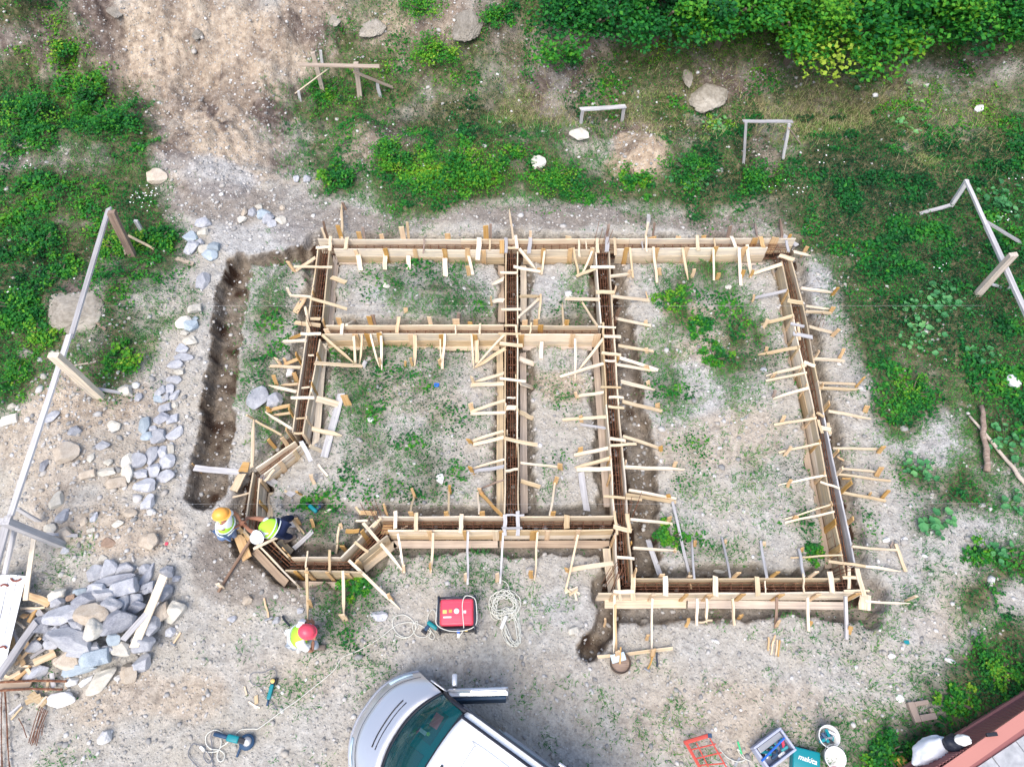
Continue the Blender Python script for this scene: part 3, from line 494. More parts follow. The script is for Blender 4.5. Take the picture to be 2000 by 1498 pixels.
'southeast': """t 1478 1126 1480 1164 9 0;t 1620 1116 1626 1158 10 0;t 1494 1134 1495 1158 2 0;t 1568 1120 1571 1158 3 0;t 1658 1106 1658 1150 6 0;t 1646 1128 1672 1128 6 0;t 1648 1154 1698 1154 4 0;b 1498 1128 1486 1056 5 2;b 1570 1126 1560 1072 5 2;s 1493 1058 1495 1068 6 1;s 1567 1070 1569 1080 6 1;v 1444 1120 1434 1128 8 1;v 1520 1118 1508 1128 8 1;v 1596 1118 1582 1128 8 1;u 1450 1154 0 0 10 1;u 1526 1155 0 0 11 1;u 1597 1155 0 0 10 1;u 1676 1156 0 0 10 1
b 1430 1168 1434 1220 5 0;b 1517 1166 1514 1226 5 3;b 1577 1166 1579 1232 5 0;b 1651 1164 1653 1248 6 2;s 1448 1201 1444 1210 9 1;s 1522 1212 1518 1226 7 1;s 1585 1214 1583 1224 6 1;s 1662 1224 1659 1240 8 1;b 1690 1174 1777 1178 4 0;s 1790 1164 1768 1173 6 1;t 1674 1110 1688 1164 9 0;g 1680 1166 1678 1196 22 0;b 1356 1130 1351 1050 4 2;b 1426 1128 1410 1050 4 2;s 1358 1056 1359 1068 6 1;s 1417 1054 1420 1064 5 1;t 1207 1121 1212 1173 5 0;t 1237 1121 1237 1173 9 0
t 1198 1155 1239 1155 7 0;t 1299 1125 1300 1164 10 0;t 1397 1125 1398 1164 10 0;u 1275 1159 0 0 9 1;u 1341 1160 0 0 8 1;u 1387 1157 0 0 12 1;u 1200 1159 0 0 9 1;b 1200 1162 1198 1284 4 0;b 1202 1180 1204 1276 4 1;b 1274 1168 1273 1266 4 0;b 1361 1168 1361 1220 5 0;b 1380 1168 1380 1216 5 0;g 1364 1216 1389 1213 3 0;g 1166 1284 1314 1266 6 0;s 1206 1272 1206 1288 9 1;s 1277 1268 1276 1284 9 1;s 1182 1208 1182 1226 4 1;s 1345 1208 1342 1226 6 1;s 1266 1240 1264 1250 6 1;v 1290 1120 1294 1128 9 1;v 1345 1124 1350 1130 8 1""",
}
NAME = {'t': 'cross_tie', 'b': 'brace', 's': 'stake', 'u': 'cleat', 'v': 'upright', 'g': 'loose_plank', 'r': 'brace'}
for wn, txt in MEM.items():
    root = FW[wn]; lvl = 0
    for it in txt.replace('\n', ';').split(';'):
        f = it.split(); kd = f[0]; x1, y1, x2, y2, wp, tn = [float(v) for v in f[1:]]; tn = int(tn)
        lvl = (lvl+1) % 5; jz = lvl*.0035
        if kd == 't':
            a, b = P(x1, y1, W_TOP+.022+jz), P(x2, y2, W_TOP+.022+jz+random.uniform(0, .01)); wd = wp*mpp((x1+x2)/2, (y1+y2)/2, .3)
            member('cross_tie', a, b, wd, .024, tn, root)
        elif kd == 'b':
            a = P(x1, y1, W_TOP+.015+jz); b = G(x2, y2, .04); wd = wp*mpp(x1, y1, .3)
            if wd < .065 and random.random() < .8: member('brace', a, b, wd*.95, max(.03, wd*.9), tn, root, point=random.random() < .5)
            else: member('brace', a, b, wd, .026, tn, root, roll=random.uniform(-.25, .25), point=random.random() < .3)
        elif kd == 'r':
            a = P(x1, y1, .16+jz); b = G(x2, y2, .05); member('brace', a, b, wp*mpp(x1, y1, .2), .03, tn, root)
        elif kd == 's':
            base = G(x2, y2); top = top_over(x1, y1, base, .08, .35); base.z -= .12; wd = wp*mpp(x2, y2, 0)
            member('stake', base, top, wd, .03, tn, root, roll=random.uniform(-.5, .5))
        elif kd == 'u':
            q = P(x1, y1, W_TOP+.04); e, c, d = near_line(wn, q); n = Vector((q.x-c.x, q.y-c.y)); cen = root.location.xy
            n = Vector((-d.y, d.x));
            side = (c-cen).dot(n) if wn not in ('centre', 'west', 'east', 'partition') else None
            if wn in ('north', 'middle', 'south', 'southeast', 'bay_south', 'bay_right'): n = n if n.y < 0 else -n
            elif wn in ('west', 'bay_upper', 'bay_west'): n = n if n.x > 0 else -n
            elif wn == 'bay_lower': n = n if n.y > 0 else -n
            elif wn == 'east': n = n if n.x < 0 else -n
            else: n = n if (q.x > c.x) == (n.x > 0) else -n
            c = c+n*.034; wd = wp*mpp(x1, y1, .3)
            a = Vector((c.x, c.y, W_TOP+random.uniform(.02, .10))); b = Vector((c.x+random.uniform(-.02, .02), c.y, -.20))
            M = Matrix.Translation(-root.location) @ Matrix.Translation(b) @ Matrix((Vector((0, 0, 1)), Vector((d.x, d.y, 0)), Vector((0, 0, 1)).cross(Vector((d.x, d.y, 0))))).transposed().to_4x4()
            o = link('cleat', plank_me((a-b).length, wd, .024), WOOD[tn], M=M); o.parent = root
        elif kd == 'v':
            q = P(x2, y2, W_TOP); base = Vector((q.x, q.y, W_TOP)); top = top_over(x1, y1, base, .03, .5); e, c, d = near_line(wn, q)
            n = Vector((q.x-c.x, q.y-c.y, 0)); n = n.normalized()*.045 if n.length > .005 else Vector((0, .045, 0))
            if wn in ('north', 'south', 'middle', 'southeast') and n.y < 0: n = -n
            b0 = Vector((c.x, c.y, -.2))+n; t0 = Vector((b0.x, b0.y, top.z)); t0 += (top-t0)*.4; wd = wp*mpp(x2, y2, .3)
            M = Matrix.Translation(-root.location) @ Matrix.Translation(b0)
            X_ = (t0-b0).normalized(); Y_ = Vector((d.x, d.y, 0)); Z_ = X_.cross(Y_).normalized(); Y_ = Z_.cross(X_)
            o = link('upright', plank_me((t0-b0).length, wd, .026), WOOD[tn], M=M @ Matrix((X_, Y_, Z_)).transposed().to_4x4()); o.parent = root
        elif kd == 'g':
            a, b = G(x1, y1, .05), G(x2, y2, .05); wd = wp*mpp(x1, y1, 0)
            for q in (a, b):
                if q.z < -.05: q.z = -.02
            if wn in ('southeast', 'partition', 'bay_lower', 'bay_west', 'centre', 'bay_right') and wp < 7: a.z = max(a.z, .10); b.z = max(b.z, .06)
            nm = 'loose_plank'
            member(nm, a, b, wd, .03, tn, root)

# ------------------------------------------------------------- reinforcement cages
RUST = mat('rusty_steel', (.20, .085, .05), .75, .3); RN = noise(RUST, 14, 3); L(RUST, ramp(RUST, RN, [(.3, (.10, .045, .03)), (.55, (.22, .10, .06)), (.8, (.36, .21, .13))]), BS(RUST).inputs['Base Color'])
def tube_me(name, pts, r, n=6, cap=True):
    pts = [Vector(p) for p in pts]; V = []; F = []; m_ = len(pts); prev = None
    for i, p in enumerate(pts):
        d = (pts[min(i+1, m_-1)]-pts[max(i-1, 0)]).normalized()
        if prev is None: prev = d.orthogonal().normalized()
        s = (prev-d*prev.dot(d)).normalized(); prev = s; t = d.cross(s)
        for k in range(n):
            a = 6.28318*k/n; V.append(p+s*math.cos(a)*r+t*math.sin(a)*r)
    for i in range(m_-1):
        for k in range(n): F.append((i*n+k, i*n+(k+1) % n, (i+1)*n+(k+1) % n, (i+1)*n+k))
    if cap: F += [tuple(range(n-1, -1, -1)), tuple((m_-1)*n+k for k in range(n))]
    return mesh(name, V, F)
def spline(pts, n=8, closed=False):
    pts = [Vector(p) for p in pts]; out = []
    for i in range(len(pts)-1):
        p0 = pts[max(i-1, 0)]; p1 = pts[i]; p2 = pts[i+1]; p3 = pts[min(i+2, len(pts)-1)]
        for k in range(n):
            t = k/n; out.append(.5*((2*p1)+(p2-p0)*t+(2*p0-5*p1+4*p2-p3)*t*t+(3*p1-p0-3*p2+p3)*t**3))
    return out+[pts[-1]]
CAGES = {'north': [(632,477),(1540,475)], 'west': [(632,480),(583,845)], 'bay_upper': [(580,868),(508,922)], 'bay_west': [(500,926),(489,1035)], 'bay_lower': [(496,1040),(562,1100)],
 'bay_south': [(562,1102),(680,1102)], 'bay_right': [(682,1100),(745,1030)], 'south': [(745,1022),(1200,1022)], 'centre': [(999.5,484),(999.5,1016)], 'middle': [(640,644.5),(1172,645)],
 'partition': [(1177,482),(1199,800),(1222,1140)], 'east': [(1535,482),(1598,802),(1662,1145)], 'southeast': [(1222,1144),(1665,1144)]}
CAGE_L = {'north': 'rusty steel cage down inside the long north formwork wall', 'west': 'rusty steel cage in the leaning west formwork wall', 'bay_upper': 'short rusty cage in the slanting wall at the upper end of the bay',
 'bay_west': 'short rusty cage between the two workers on the west side of the bay', 'bay_lower': 'rusty cage in the slanting wall under the white helmet worker', 'bay_south': 'rusty cage in the short lowest wall of the bay above the red helmet',
 'bay_right': 'rusty cage in the slanting wall joining bay and south wall', 'south': 'rusty steel cage in the south wall above the red generator', 'centre': 'rusty steel cage in the wall running down the middle of the foundation',
 'middle': 'rusty cage in the horizontal wall crossing the middle of the foundation', 'partition': 'rusty cage in the wall beside the wide dark trench', 'east': 'rusty cage in the long east wall with the grey inner board', 'southeast': 'rusty cage in the lowest right formwork wall'}
hx, hz = .085, .17
st_pts = [(0, -hx, -hz), (0, hx, -hz), (0, hx, hz), (0, -hx, hz), (0, -hx, -hz)]
ST_ME = tube_me('stirrup', st_pts, .0055, 4, False); ST_ME.materials.append(RUST)
for wn, pl in CAGES.items():
    pw = [P(a, b, W_TOP) for a, b in pl]; c0 = (pw[0]+pw[-1])/2
    root = empty('rebar_cage', (c0.x, c0.y, -.2), CAGE_L[wn], 'rebar cage', 'steel cages lying inside the formwork')
    for p, q in zip(pw, pw[1:]):
        d = (q-p).normalized(); s = Vector((-d.y, d.x, 0)); Ln = (q-p).length
        p = Vector((p.x, p.y, .02)); q = Vector((q.x, q.y, .02))
        for yy in ((-hx, -.028, .028, hx)):
            for zz in ((hz, -hz) if abs(yy) > .05 else (hz,)):
                a = p+s*yy+Vector((0, 0, zz)); b = q+s*yy+Vector((0, 0, zz)); wv = s*random.uniform(-.012, .012)
                link('longitudinal_bar', tube_me('bar', [a-root.location, a.lerp(b, .5)+wv-root.location, b-root.location], .009, 5), RUST, root)
        k = int(Ln/.20); ang = math.atan2(d.y, d.x)
        for i in range(1, k):
            o = bpy.data.objects.new('stirrup', ST_ME); COL.objects.link(o); c = p.lerp(q, i/k)-root.location
            o.location = c; o.rotation_euler = (random.uniform(-.05, .05), random.uniform(-.04, .04), ang+random.uniform(-.08, .08)); o.parent = root
# starter bars standing at some corners
for k, (px, py, tx, ty) in enumerate([(1608,600,1592,632),(1640,1112,1664,1108),(1190,640,1200,610),(1226,1006,1236,970),(1212,1150,1228,1118),(1194,1130,1212,1108),(592,600,608,640),(730,1020,712,985),(1172,480,1186,440)]):
    base = P(px, py, W_TOP); root = empty('starter_bars', (base.x, base.y, .1), ['bundle of rusty rods leaning over the ties at the upper right corner of the site', 'rusty rods tied at the lower right corner of the formwork', 'thin rusty rods where the middle wall meets the wall left of the largest room', 'rusty rods sticking out beside the wide dark trench', 'rusty rods at the lowest corner left of the largest room', 'short rusty rods crossing the lowest left corner of the largest room', 'dark rods bent over the west wall beside its orange offcut', 'rusty rods at the joint between the bay and the south wall', 'rusty rods poking out at the top of the wall left of the largest room'][k], 'rebar', 'loose starter bars')
    for i in range(5):
        o_ = Vector((random.uniform(-.15, .15), random.uniform(-.1, .1), 0)); a = base+o_; a.z = -.05; b = P(tx, ty, .75)+o_*1.3
        c = a.lerp(b, .5)+Vector((0, 0, .12)); link('steel_rod', tube_me('rod', [q-root.location for q in spline([a, c, b], 4)], .006, 5), RUST, root)
# ------------------------------------------------------------- trees and bushes
BARK = mat('bark', (.12, .09, .07), .9)
def foliage(name, n, cen, rad, size, t0, flat=.55, clumps=14, low=0.0):
    cs = rng.normal(0, .42, (clumps, 3))*rad; cs[:, 2] = np.abs(cs[:, 2])*flat+low*rad*.3
    cr = rng.uniform(.22, .45, clumps)*rad; ci = rng.integers(0, clumps, n); d = rng.normal(0, 1, (n, 3)); d /= np.linalg.norm(d, axis=1)[:, None]
    r = rng.random(n)**.45; p = cs[ci]+d*(cr[ci]*r)[:, None]*np.array([1, 1, .7]); p[:, 2] = np.abs(p[:, 2])
    tn = np.clip(t0+rng.normal(0, .11, n)+rng.normal(0, .14, clumps)[ci], 0, 1)
    V, T, t = leaves(p, rng.uniform(.7, 1.3, n)*size, tn, ratio=.75)
    return np_mesh(name, V, T, {'tint': t})
def plant(name, px, py, rpx, n, size, t0, label, cat, group=None, h=0.0, flat=.5, clumps=12, part='foliage', stem='stem', off=0.0):
    g = G(px, py, off); g.z -= off; rad = rpx*mpp(px, py, g.z); e = empty(name, g, label, cat, group)
    o = link(part, foliage(part, n, None, rad, size, t0, flat, clumps), LEAF, e, loc=(0, 0, h))
    V = []; F = []; st = bmesh.new()
    for i in range(5 if h < .5 else 9):
        a = random.uniform(0, 6.28); q = Vector((math.cos(a)*rad*.5, math.sin(a)*rad*.5, h+rad*.35)); b = Vector((0, 0, -.1))
        if h >= .5:
            b = Vector((0, 0, h*.45)) if i else Vector((0, 0, -.2)); q = q if i else Vector((0, 0, h+rad*.2))
        rr = (.012 if h < .5 else (.10 if i == 0 else .035))*(1 if h < .5 else 1)
        tm = tube_me('t', [b, b.lerp(q, .5)+Vector((0, 0, .05)), q], rr, 5); st.from_mesh(tm); bpy.data.meshes.remove(tm)
    sm = bpy.data.meshes.new(stem); st.to_mesh(sm); st.free(); link(stem, sm, BARK, e)
    return e
TREES = [(1150,40,95,2600,.13,.42,'dark green leafy tree at the top edge, leftmost of the row above the slope',1.6),(1290,25,110,3200,.14,.45,'dense green tree at the top edge, second from the left of the row',2.0),
 (1420,20,95,2800,.14,.62,'yellow green leafy tree at the top edge right of the dark gap',2.4),(1560,55,120,3600,.15,.72,'bright yellow green tree hanging furthest down over the slope',2.4),
 (1700,30,120,3400,.15,.6,'mid green tree at the top edge, third from the right corner',2.2),(1830,35,110,3000,.15,.64,'yellowish green tree at the top edge, second from the right corner',2.2),(1965,10,100,2600,.14,.45,'dark green tree filling the top right corner of the view',2.2)]
for px, py, r, n, s, t0, lab, h in TREES:
    h *= .45; plant('tree', px, py+2, r*1.12, int(n*1.9), s*.88, t0-.13, lab, 'tree', 'trees along the top edge of the slope', h=h, flat=.7, clumps=34, part='crown', stem='trunk', off=h)
BUSH = [(780,300,50,.5,'bushy weeds on the ridge behind the north wall, left of the bright bush'),(900,335,75,.55,'largest bright green bush on the ridge behind the north wall'),(1000,300,45,.5,'green bush just right of the bright one on the ridge'),
 (1075,345,55,.58,'round green bush on the ridge below the small white frame'),(1345,335,55,.42,'deep green leafy bush right of the sandy mound'),(1400,248,30,.68,'small light green bush under the rock outcrop'),(1130,385,40,.45,'low green bush at the foot of the ridge behind the middle wall'),
 (665,350,45,.42,'green bush left of the ridge above the corner of the formwork'),(850,100,55,.62,'light green bush on the slope below the brown boulder'),(640,180,50,.5,'green bush under the wooden sawhorse frame'),(130,100,45,.6,'light green bush on the upper left slope'),
 (70,15,60,.62,'yellow green bush in the top left corner'),(160,180,60,.5,'green bush on the left slope below the light green one'),(60,230,70,.42,'dark green bush at the left edge of the slope'),(220,240,60,.35,'green bush beside the bare earth slide'),
 (235,490,45,.6,'bright green bush under the top end of the long grey pole'),(310,470,45,.5,'green bush left of the upper stone cluster'),(80,480,60,.42,'green bush by the dark hollow at the left edge'),(120,540,40,.58,'light green bush beside the big grey boulder'),
 (40,600,60,.4,'green bush at the left edge below the dark hollow'),(85,650,35,.65,'bright light green bush near the foot of the long grey pole'),(30,740,50,.48,'bright green bush at the left edge by the earth heap'),(830,20,60,.55,'green bush at the top edge left of the pale boulder'),
 (985,30,45,.5,'green bush at the top edge right of the pale boulder'),(1310,590,32,.62,'bright green weed clump in the upper part of the largest room'),(1360,630,28,.5,'green weed clump in the largest room right of the bright one'),(1395,700,36,.5,'green weed clump in the middle of the largest room'),
 (1240,355,40,.45,'green bush below the sandy mound'),(1480,350,55,.45,'green bush below the white wooden frame on the right'),(1940,1310,50,.55,'green weeds at the right edge above the terrace'),(1870,1370,40,.55,'green weeds left of the red terrace skirt'),(1730,1470,50,.5,'green weeds left of the white sheet in the lower right corner'),
 (1780,770,45,.5,'green weed clump right of the east wall stakes'),(1910,1080,30,.5,'green weed clump on the bare ground at the right edge'),(240,700,38,.5,'green weed patch between the pole and the stone row'),(690,1150,30,.62,'small bright grass clump right of the bay brace'),
 (1310,1050,34,.5,'dark green clump in the lowest left part of the largest room'),(1590,1085,26,.5,'dark green clump at the lower right corner of the largest room'),(600,990,18,.5,'narrow green clump beside the blue tool'),(1090,110,50,.4,'dark green bush overhanging the sandy bank')]
for px, py, r, t0, lab in BUSH:
    plant('bush', px, py, r, int(r*r*.42)+160, random.uniform(.055, .085), t0, lab, 'bush', 'leafy bushes and weed clumps', flat=.35, clumps=int(10+r/4))
# plants with big round leaves
def big_leaf(px, py, rpx, n, size, t0, label):
    g = G(px, py); rad = rpx*mpp(px, py); e = empty('broadleaf_plant', g, label, 'plant', 'low plants with big round leaves')
    for i in range(n):
        a = random.uniform(0, 6.283); r = rad*math.sqrt(random.random())*random.choice((.8, 1, 1.25)); s = size*random.uniform(.4, 1.05); V = [(0, 0, -.02)]
        for k in range(9):
            q = k*6.283/9; rr = s*.5*(1 if k else .72)*random.uniform(.9, 1.1); V.append((math.cos(q)*rr, math.sin(q)*rr, random.uniform(-.01, .02)+.012))
        me = mesh('leaf', V, [(0, k+1, (k+1) % 9+1) for k in range(9)]); at = me.attributes.new('tint', 'FLOAT', 'POINT'); at.data.foreach_set('value', [min(1, max(0, t0+random.uniform(-.3, .2)))]*10)
        o = link('leaf', me, BLEAF, e, loc=(math.cos(a)*r, math.sin(a)*r, .07+.10*(1-i/n)+H1(g.x+math.cos(a)*r, g.y+math.sin(a)*r)-g.z)); o.rotation_euler = (random.uniform(-.35, .35), random.uniform(-.35, .35), a)
        st = tube_me('stalk', [Vector((0, 0, 0)), Vector((math.cos(a)*r*.6, math.sin(a)*r*.6, .06)), Vector((math.cos(a)*r, math.sin(a)*r, .06))], .004, 4); link('stalk', st, BLEAF2, e)
BLEAF = leafmat('broad_leaf', [(0, (.03, .13, .05)), (.4, (.07, .27, .10)), (.7, (.14, .38, .14)), (1, (.26, .46, .12))]); BLEAF2 = mat('leaf_stalk', (.12, .25, .08), .7)
for a in [(1790,920,30,26,.16,.55,'rounded plant with big pale leaves alone on the bare gravel right of the site'),(1822,1025,34,22,.20,.5,'plant with the largest round leaves, below the pale rounded plant'),(1970,985,28,16,.16,.45,'big leaved plant at the right edge under the fallen branch'),
 (1945,1080,26,16,.15,.42,'big leaved plant low on the right edge'),(1800,600,44,34,.16,.5,'big leaved plant in the green patch right of the site, uppermost'),(1850,590,40,26,.17,.45,'big leaved plant right beside the uppermost one'),(1790,670,44,28,.15,.6,'big leaved plant left of the gravelly bald spot'),
 (1915,700,30,16,.15,.4,'bluish big leaved plant below the gravelly bald spot'),(1960,870,40,30,.17,.5,'big leaved plant beside the crossed branches'),(1965,400,50,34,.22,.45,'tall dock plant with long leaves inside the upper right pole frame'),(1785,180,22,9,.14,.85,'bright yellow green vine leaves on the dry slope'),(1775,250,30,14,.14,.8,'lower patch of bright yellow green vine leaves on the dry slope'),
 (1350,345,40,30,.16,.45,'big leaved plant in the deep green bush by the sandy mound'),(1400,250,24,16,.14,.72,'light green leafy plant under the rock outcrop'),(1660,130,60,34,.20,.3,'dark burdock leaves at the foot of the yellow green tree')]: big_leaf(*a)
# white flowers
FW_ = mat('flower_petal', (.85, .85, .85), .6)
def flowers(spots, label):
    g0 = G(*spots[0][:2]); V = []; F = []
    for px, py, n, r in spots:
        for i in range(n):
            g = G(px+random.gauss(0, r), py+random.gauss(0, r*.7), .16)-g0; s = random.uniform(.010, .022); b = len(V)
            for k in range(6): V.append((g.x+math.cos(k*1.047)*s, g.y+math.sin(k*1.047)*s, g.z+random.uniform(-.005, .005)))
            F.append(tuple(range(b, b+6)))
    o = link('wildflowers', mesh('wildflowers', V, F), FW_, loc=g0); tag(o, label, 'flowers', kind='stuff')
flowers([(275,385,26,16),(300,370,14,10),(60,320,4,6),(1630,310,7,14),(1530,365,9,18),(1560,370,6,15),(1950,430,10,14),(1840,520,6,10),(1980,345,4,8),(820,320,3,5),(320,300,6,8),(20,570,6,8),(1640,650,4,8),(980,335,5,6)], 'tiny white wild flowers scattered through the grass')

# ------------------------------------------------------------- stones
STV = []
for s in range(16):
    bm = bmesh.new(); bmesh.ops.create_icosphere(bm, subdivisions=4, radius=.5); o3 = Vector((s*7.1, s*3.3, 1.7*s)); pl = [(Vector((random.gauss(0, 1), random.gauss(0, 1), random.gauss(0, .8))).normalized(), random.uniform(.27, .42)) for _ in range(8 if s % 2 else 13)]
    for v in bm.verts:
        n = v.co.normalized(); r = .5*(1+.34*mn.noise(n*1.1+o3)+.06*mn.noise(n*3+o3)); c = n*r
        for pn, pd in pl:
            e = c.dot(pn)-pd
            if e > 0: c -= pn*e*(1.0 if s % 2 == 0 else .9)
        v.co = c
    me = bpy.data.meshes.new('stone'); bm.to_mesh(me); bm.free(); me.shade_flat(); STV.append(me)
BLD = []
for s in range(6):
    bm = bmesh.new(); bmesh.ops.create_icosphere(bm, subdivisions=5, radius=.5); o3 = Vector((s*5.3, s*9.1, 2.7*s)); pl = [(Vector((random.gauss(0, 1), random.gauss(0, 1), random.gauss(0, .7))).normalized(), random.uniform(.26, .42)) for _ in range(12)]
    for v in bm.verts:
        n = v.co.normalized(); c = n*.5*(1+.35*mn.noise(n*1.3+o3)+.12*mn.noise(n*3.7+o3))
        for pn, pd in pl:
            e = c.dot(pn)-pd
            if e > 0: c -= pn*e*.85
        v.co = c*(1+.07*mn.noise(n*9+o3)+.04*mn.noise(n*22+o3))
    me = bpy.data.meshes.new('boulder'); bm.to_mesh(me); bm.free(); me.shade_smooth(); BLD.append(me)
STM = {}
def stone_me(i, col):
    if i >= 100:
        m3 = BLD[i-100].copy(); m3.materials.append(ROCK[col]); return m3
    if (i, col) not in STM:
        m2 = STV[i].copy(); m2.materials.append(ROCK[col]); STM[(i, col)] = m2
    return STM[(i, col)]
COLW = {'grey': 'grey', 'dark': 'dark grey', 'blue': 'bluish grey', 'pale': 'pale cream', 'tan': 'tan', 'earthy': 'grey', 'brown': 'brown', 'white': 'white'}
ORD = ['first', 'second', 'third', 'fourth', 'fifth', 'sixth', 'seventh', 'eighth', 'ninth', 'tenth', 'eleventh', 'twelfth', 'thirteenth', 'fourteenth']
def stone(px, py, w_, h_, ang, col, label, group, lift=0.0, name='stone', zs=.62):
    g = G(px, py, lift); m_ = mpp(px, py, g.z); q = (749-py)/FPX; my = m_/(CT-q*ST)
    i = random.randrange(16) if name != 'boulder' else 100+random.randrange(6); o = bpy.data.objects.new(name, stone_me(i, col)); COL.objects.link(o)
    kk = 1.42 if lift > .001 else 1.2; sx, sy = w_*m_*kk, h_*my*kk; sz_ = min(sx, sy)*zs*random.uniform(.85, 1.1)
    o.scale = (sx, sy, sz_); o.location = (g.x, g.y, g.z+sz_*(.28 if name != 'boulder' else -.04)); o.rotation_euler = (random.uniform(-.15, .15), random.uniform(-.15, .15), math.radians(ang))
    return tag(o, label, 'boulder' if name == 'boulder' else 'stone', group)
def sz(w_, h_): return 'large' if max(w_, h_) >= 37 else 'medium' if max(w_, h_) >= 23 else 'small'
def group_rows(S, bands, where, group, lift=lambda x, y: 0.0, zs=.62):
    rows = {}
    for s in S:
        b = [n for lim, n in bands if s[1] < lim][0]; rows.setdefault(b, []).append(s)
    for b, r in rows.items():
        r.sort(key=lambda s: s[0])
        for k, s in enumerate(r):
            pos = f', {ORD[k]} from left' if len(r) > 1 else ''
            stone(s[0], s[1], s[2], s[3], s[4], s[5], f"{sz(s[2], s[3])} {COLW[s[5]]} stone{pos} in the {b} of {where}", group, lift(s[0], s[1]), zs=zs)
PILE = [(191,1123,26,28,0,'grey'),(213,1116,24,34,0,'grey'),(248,1112,38,24,0,'grey'),(282,1112,24,20,0,'grey'),(290,1126,17,50,-12,'grey'),(216,1138,62,17,18,'dark'),(248,1150,44,36,0,'grey'),(332,1119,26,24,0,'grey'),(345,1131,15,13,0,'grey'),
 (194,1151,34,24,0,'grey'),(209,1165,40,24,0,'grey'),(160,1156,22,14,0,'blue'),(114,1164,27,18,25,'pale'),(112,1178,25,16,10,'grey'),(142,1168,16,14,0,'brown'),(163,1177,46,26,15,'dark'),(216,1186,40,34,0,'grey'),(244,1182,20,32,10,'grey'),(269,1170,26,22,0,'grey'),
 (281,1156,20,16,0,'dark'),(269,1187,28,24,0,'dark'),(292,1150,20,26,0,'grey'),(324,1162,36,34,0,'grey'),(317,1199,26,40,10,'tan'),(344,1195,40,42,10,'pale'),(129,1202,48,30,12,'grey'),(152,1208,21,13,0,'pale'),(185,1200,44,34,0,'tan'),(92,1222,32,40,-20,'dark'),
 (102,1241,28,24,0,'dark'),(236,1215,58,38,15,'dark'),(188,1228,34,38,10,'pale'),(155,1222,32,18,-20,'grey'),(152,1254,76,40,-10,'grey'),(135,1228,26,16,0,'dark'),(112,1230,18,18,0,'grey'),(75,1262,26,22,0,'grey'),(102,1257,28,18,0,'grey'),(224,1247,26,22,0,'blue'),
 (297,1226,36,34,0,'grey'),(281,1259,36,30,0,'grey'),(244,1268,36,30,-20,'pale'),(214,1268,24,16,0,'grey'),(136,1291,38,36,-30,'tan'),(174,1270,50,24,15,'grey'),(194,1286,44,38,0,'blue'),(160,1306,60,24,10,'blue'),(78,1313,44,30,20,'grey'),(200,1330,60,36,35,'pale'),
 (257,1313,32,34,0,'tan'),(281,1298,30,30,0,'grey'),(233,1325,14,14,0,'white'),(143,1332,22,18,10,'white'),(169,1331,28,13,35,'white'),(114,1290,20,14,0,'tan'),(290,1283,15,13,0,'grey'),(332,1234,18,16,0,'grey'),(123,1366,46,28,0,'white')]
plift = lambda x, y: .30*max(0, 1-((x-195)/140)**2-((y-1215)/110)**2)
group_rows(PILE, [(1140,'top row'),(1180,'upper row'),(1210,'middle row'),(1250,'lower middle row'),(1300,'lower row'),(9999,'bottom row')], 'the big pile', 'stones of the big pile', plift, .8)
CHAIN1 = [(398,437,30,18,0,'grey'),(371,466,26,20,-25,'blue'),(398,457,23,14,0,'pale'),(391,476,16,13,0,'grey'),(375,487,28,22,20,'grey'),(398,488,26,15,15,'pale'),(421,487,24,18,-40,'blue'),(412,501,30,18,-20,'blue'),(395,550,28,30,0,'grey')]
group_rows(CHAIN1, [(470,'top'),(495,'middle'),(9999,'bottom')], 'the cluster above the trench', 'stones beside the upper end of the trench')
CHAIN2 = [(474,430,20,13,30,'pale'),(478,415,12,15,0,'tan'),(492,416,18,15,0,'grey'),(508,406,14,10,0,'pale'),(515,422,24,16,0,'blue'),(524,430,20,20,0,'grey'),(531,439,20,14,20,'grey'),(551,431,18,14,30,'pale')]
CHAIN2.sort()
for k, s in enumerate(CHAIN2): stone(*s, f"small {COLW[s[5]]} stone, {ORD[k]} from left in the loose group above the trench", 'small stones left of the upper formwork corner')
CH3 = [(383,606,26,20,0,'pale'),(381,624,12,10,0,'blue'),(360,632,24,20,40,'pale'),(374,641,26,22,50,'blue'),(361,652,16,10,-15,'pale'),(373,667,28,20,-30,'pale'),(354,684,23,19,0,'grey'),(358,701,32,15,0,'grey'),(346,713,28,18,0,'grey'),(353,728,20,15,0,'pale'),(341,743,28,14,0,'grey')]
for k, s in enumerate(CH3): stone(*s, f"{sz(s[2], s[3])} {COLW[s[5]]} stone, {ORD[k]} from the top of the chain beside the trench", 'chain of stones along the empty trench')
CH4 = [(333,760,19,22,0,'grey'),(315,766,18,26,-25,'grey'),(341,775,16,22,-20,'grey'),(325,778,14,19,0,'grey'),(311,781,22,13,-20,'blue'),(341,792,14,12,0,'pale'),(325,799,24,20,0,'grey'),(318,818,28,22,0,'dark'),(339,820,20,24,0,'grey'),(301,840,14,14,0,'grey'),
 (283,832,21,32,0,'blue'),(290,853,26,18,0,'blue'),(313,853,30,34,0,'grey'),(341,848,20,34,-40,'grey'),(334,878,15,26,10,'pale'),(297,890,25,34,-10,'grey'),(320,885,23,24,0,'grey'),(325,903,34,26,15,'grey'),(270,903,30,29,0,'grey'),(305,919,25,25,0,'grey'),
 (278,927,31,20,0,'grey'),(326,931,28,22,10,'grey'),(285,951,44,28,-15,'grey'),(249,900,26,28,0,'pale'),(249,926,24,32,10,'pale'),(232,944,38,28,0,'tan'),(211,923,38,16,10,'pale'),(174,928,32,22,0,'tan'),(214,905,17,13,0,'pale')]
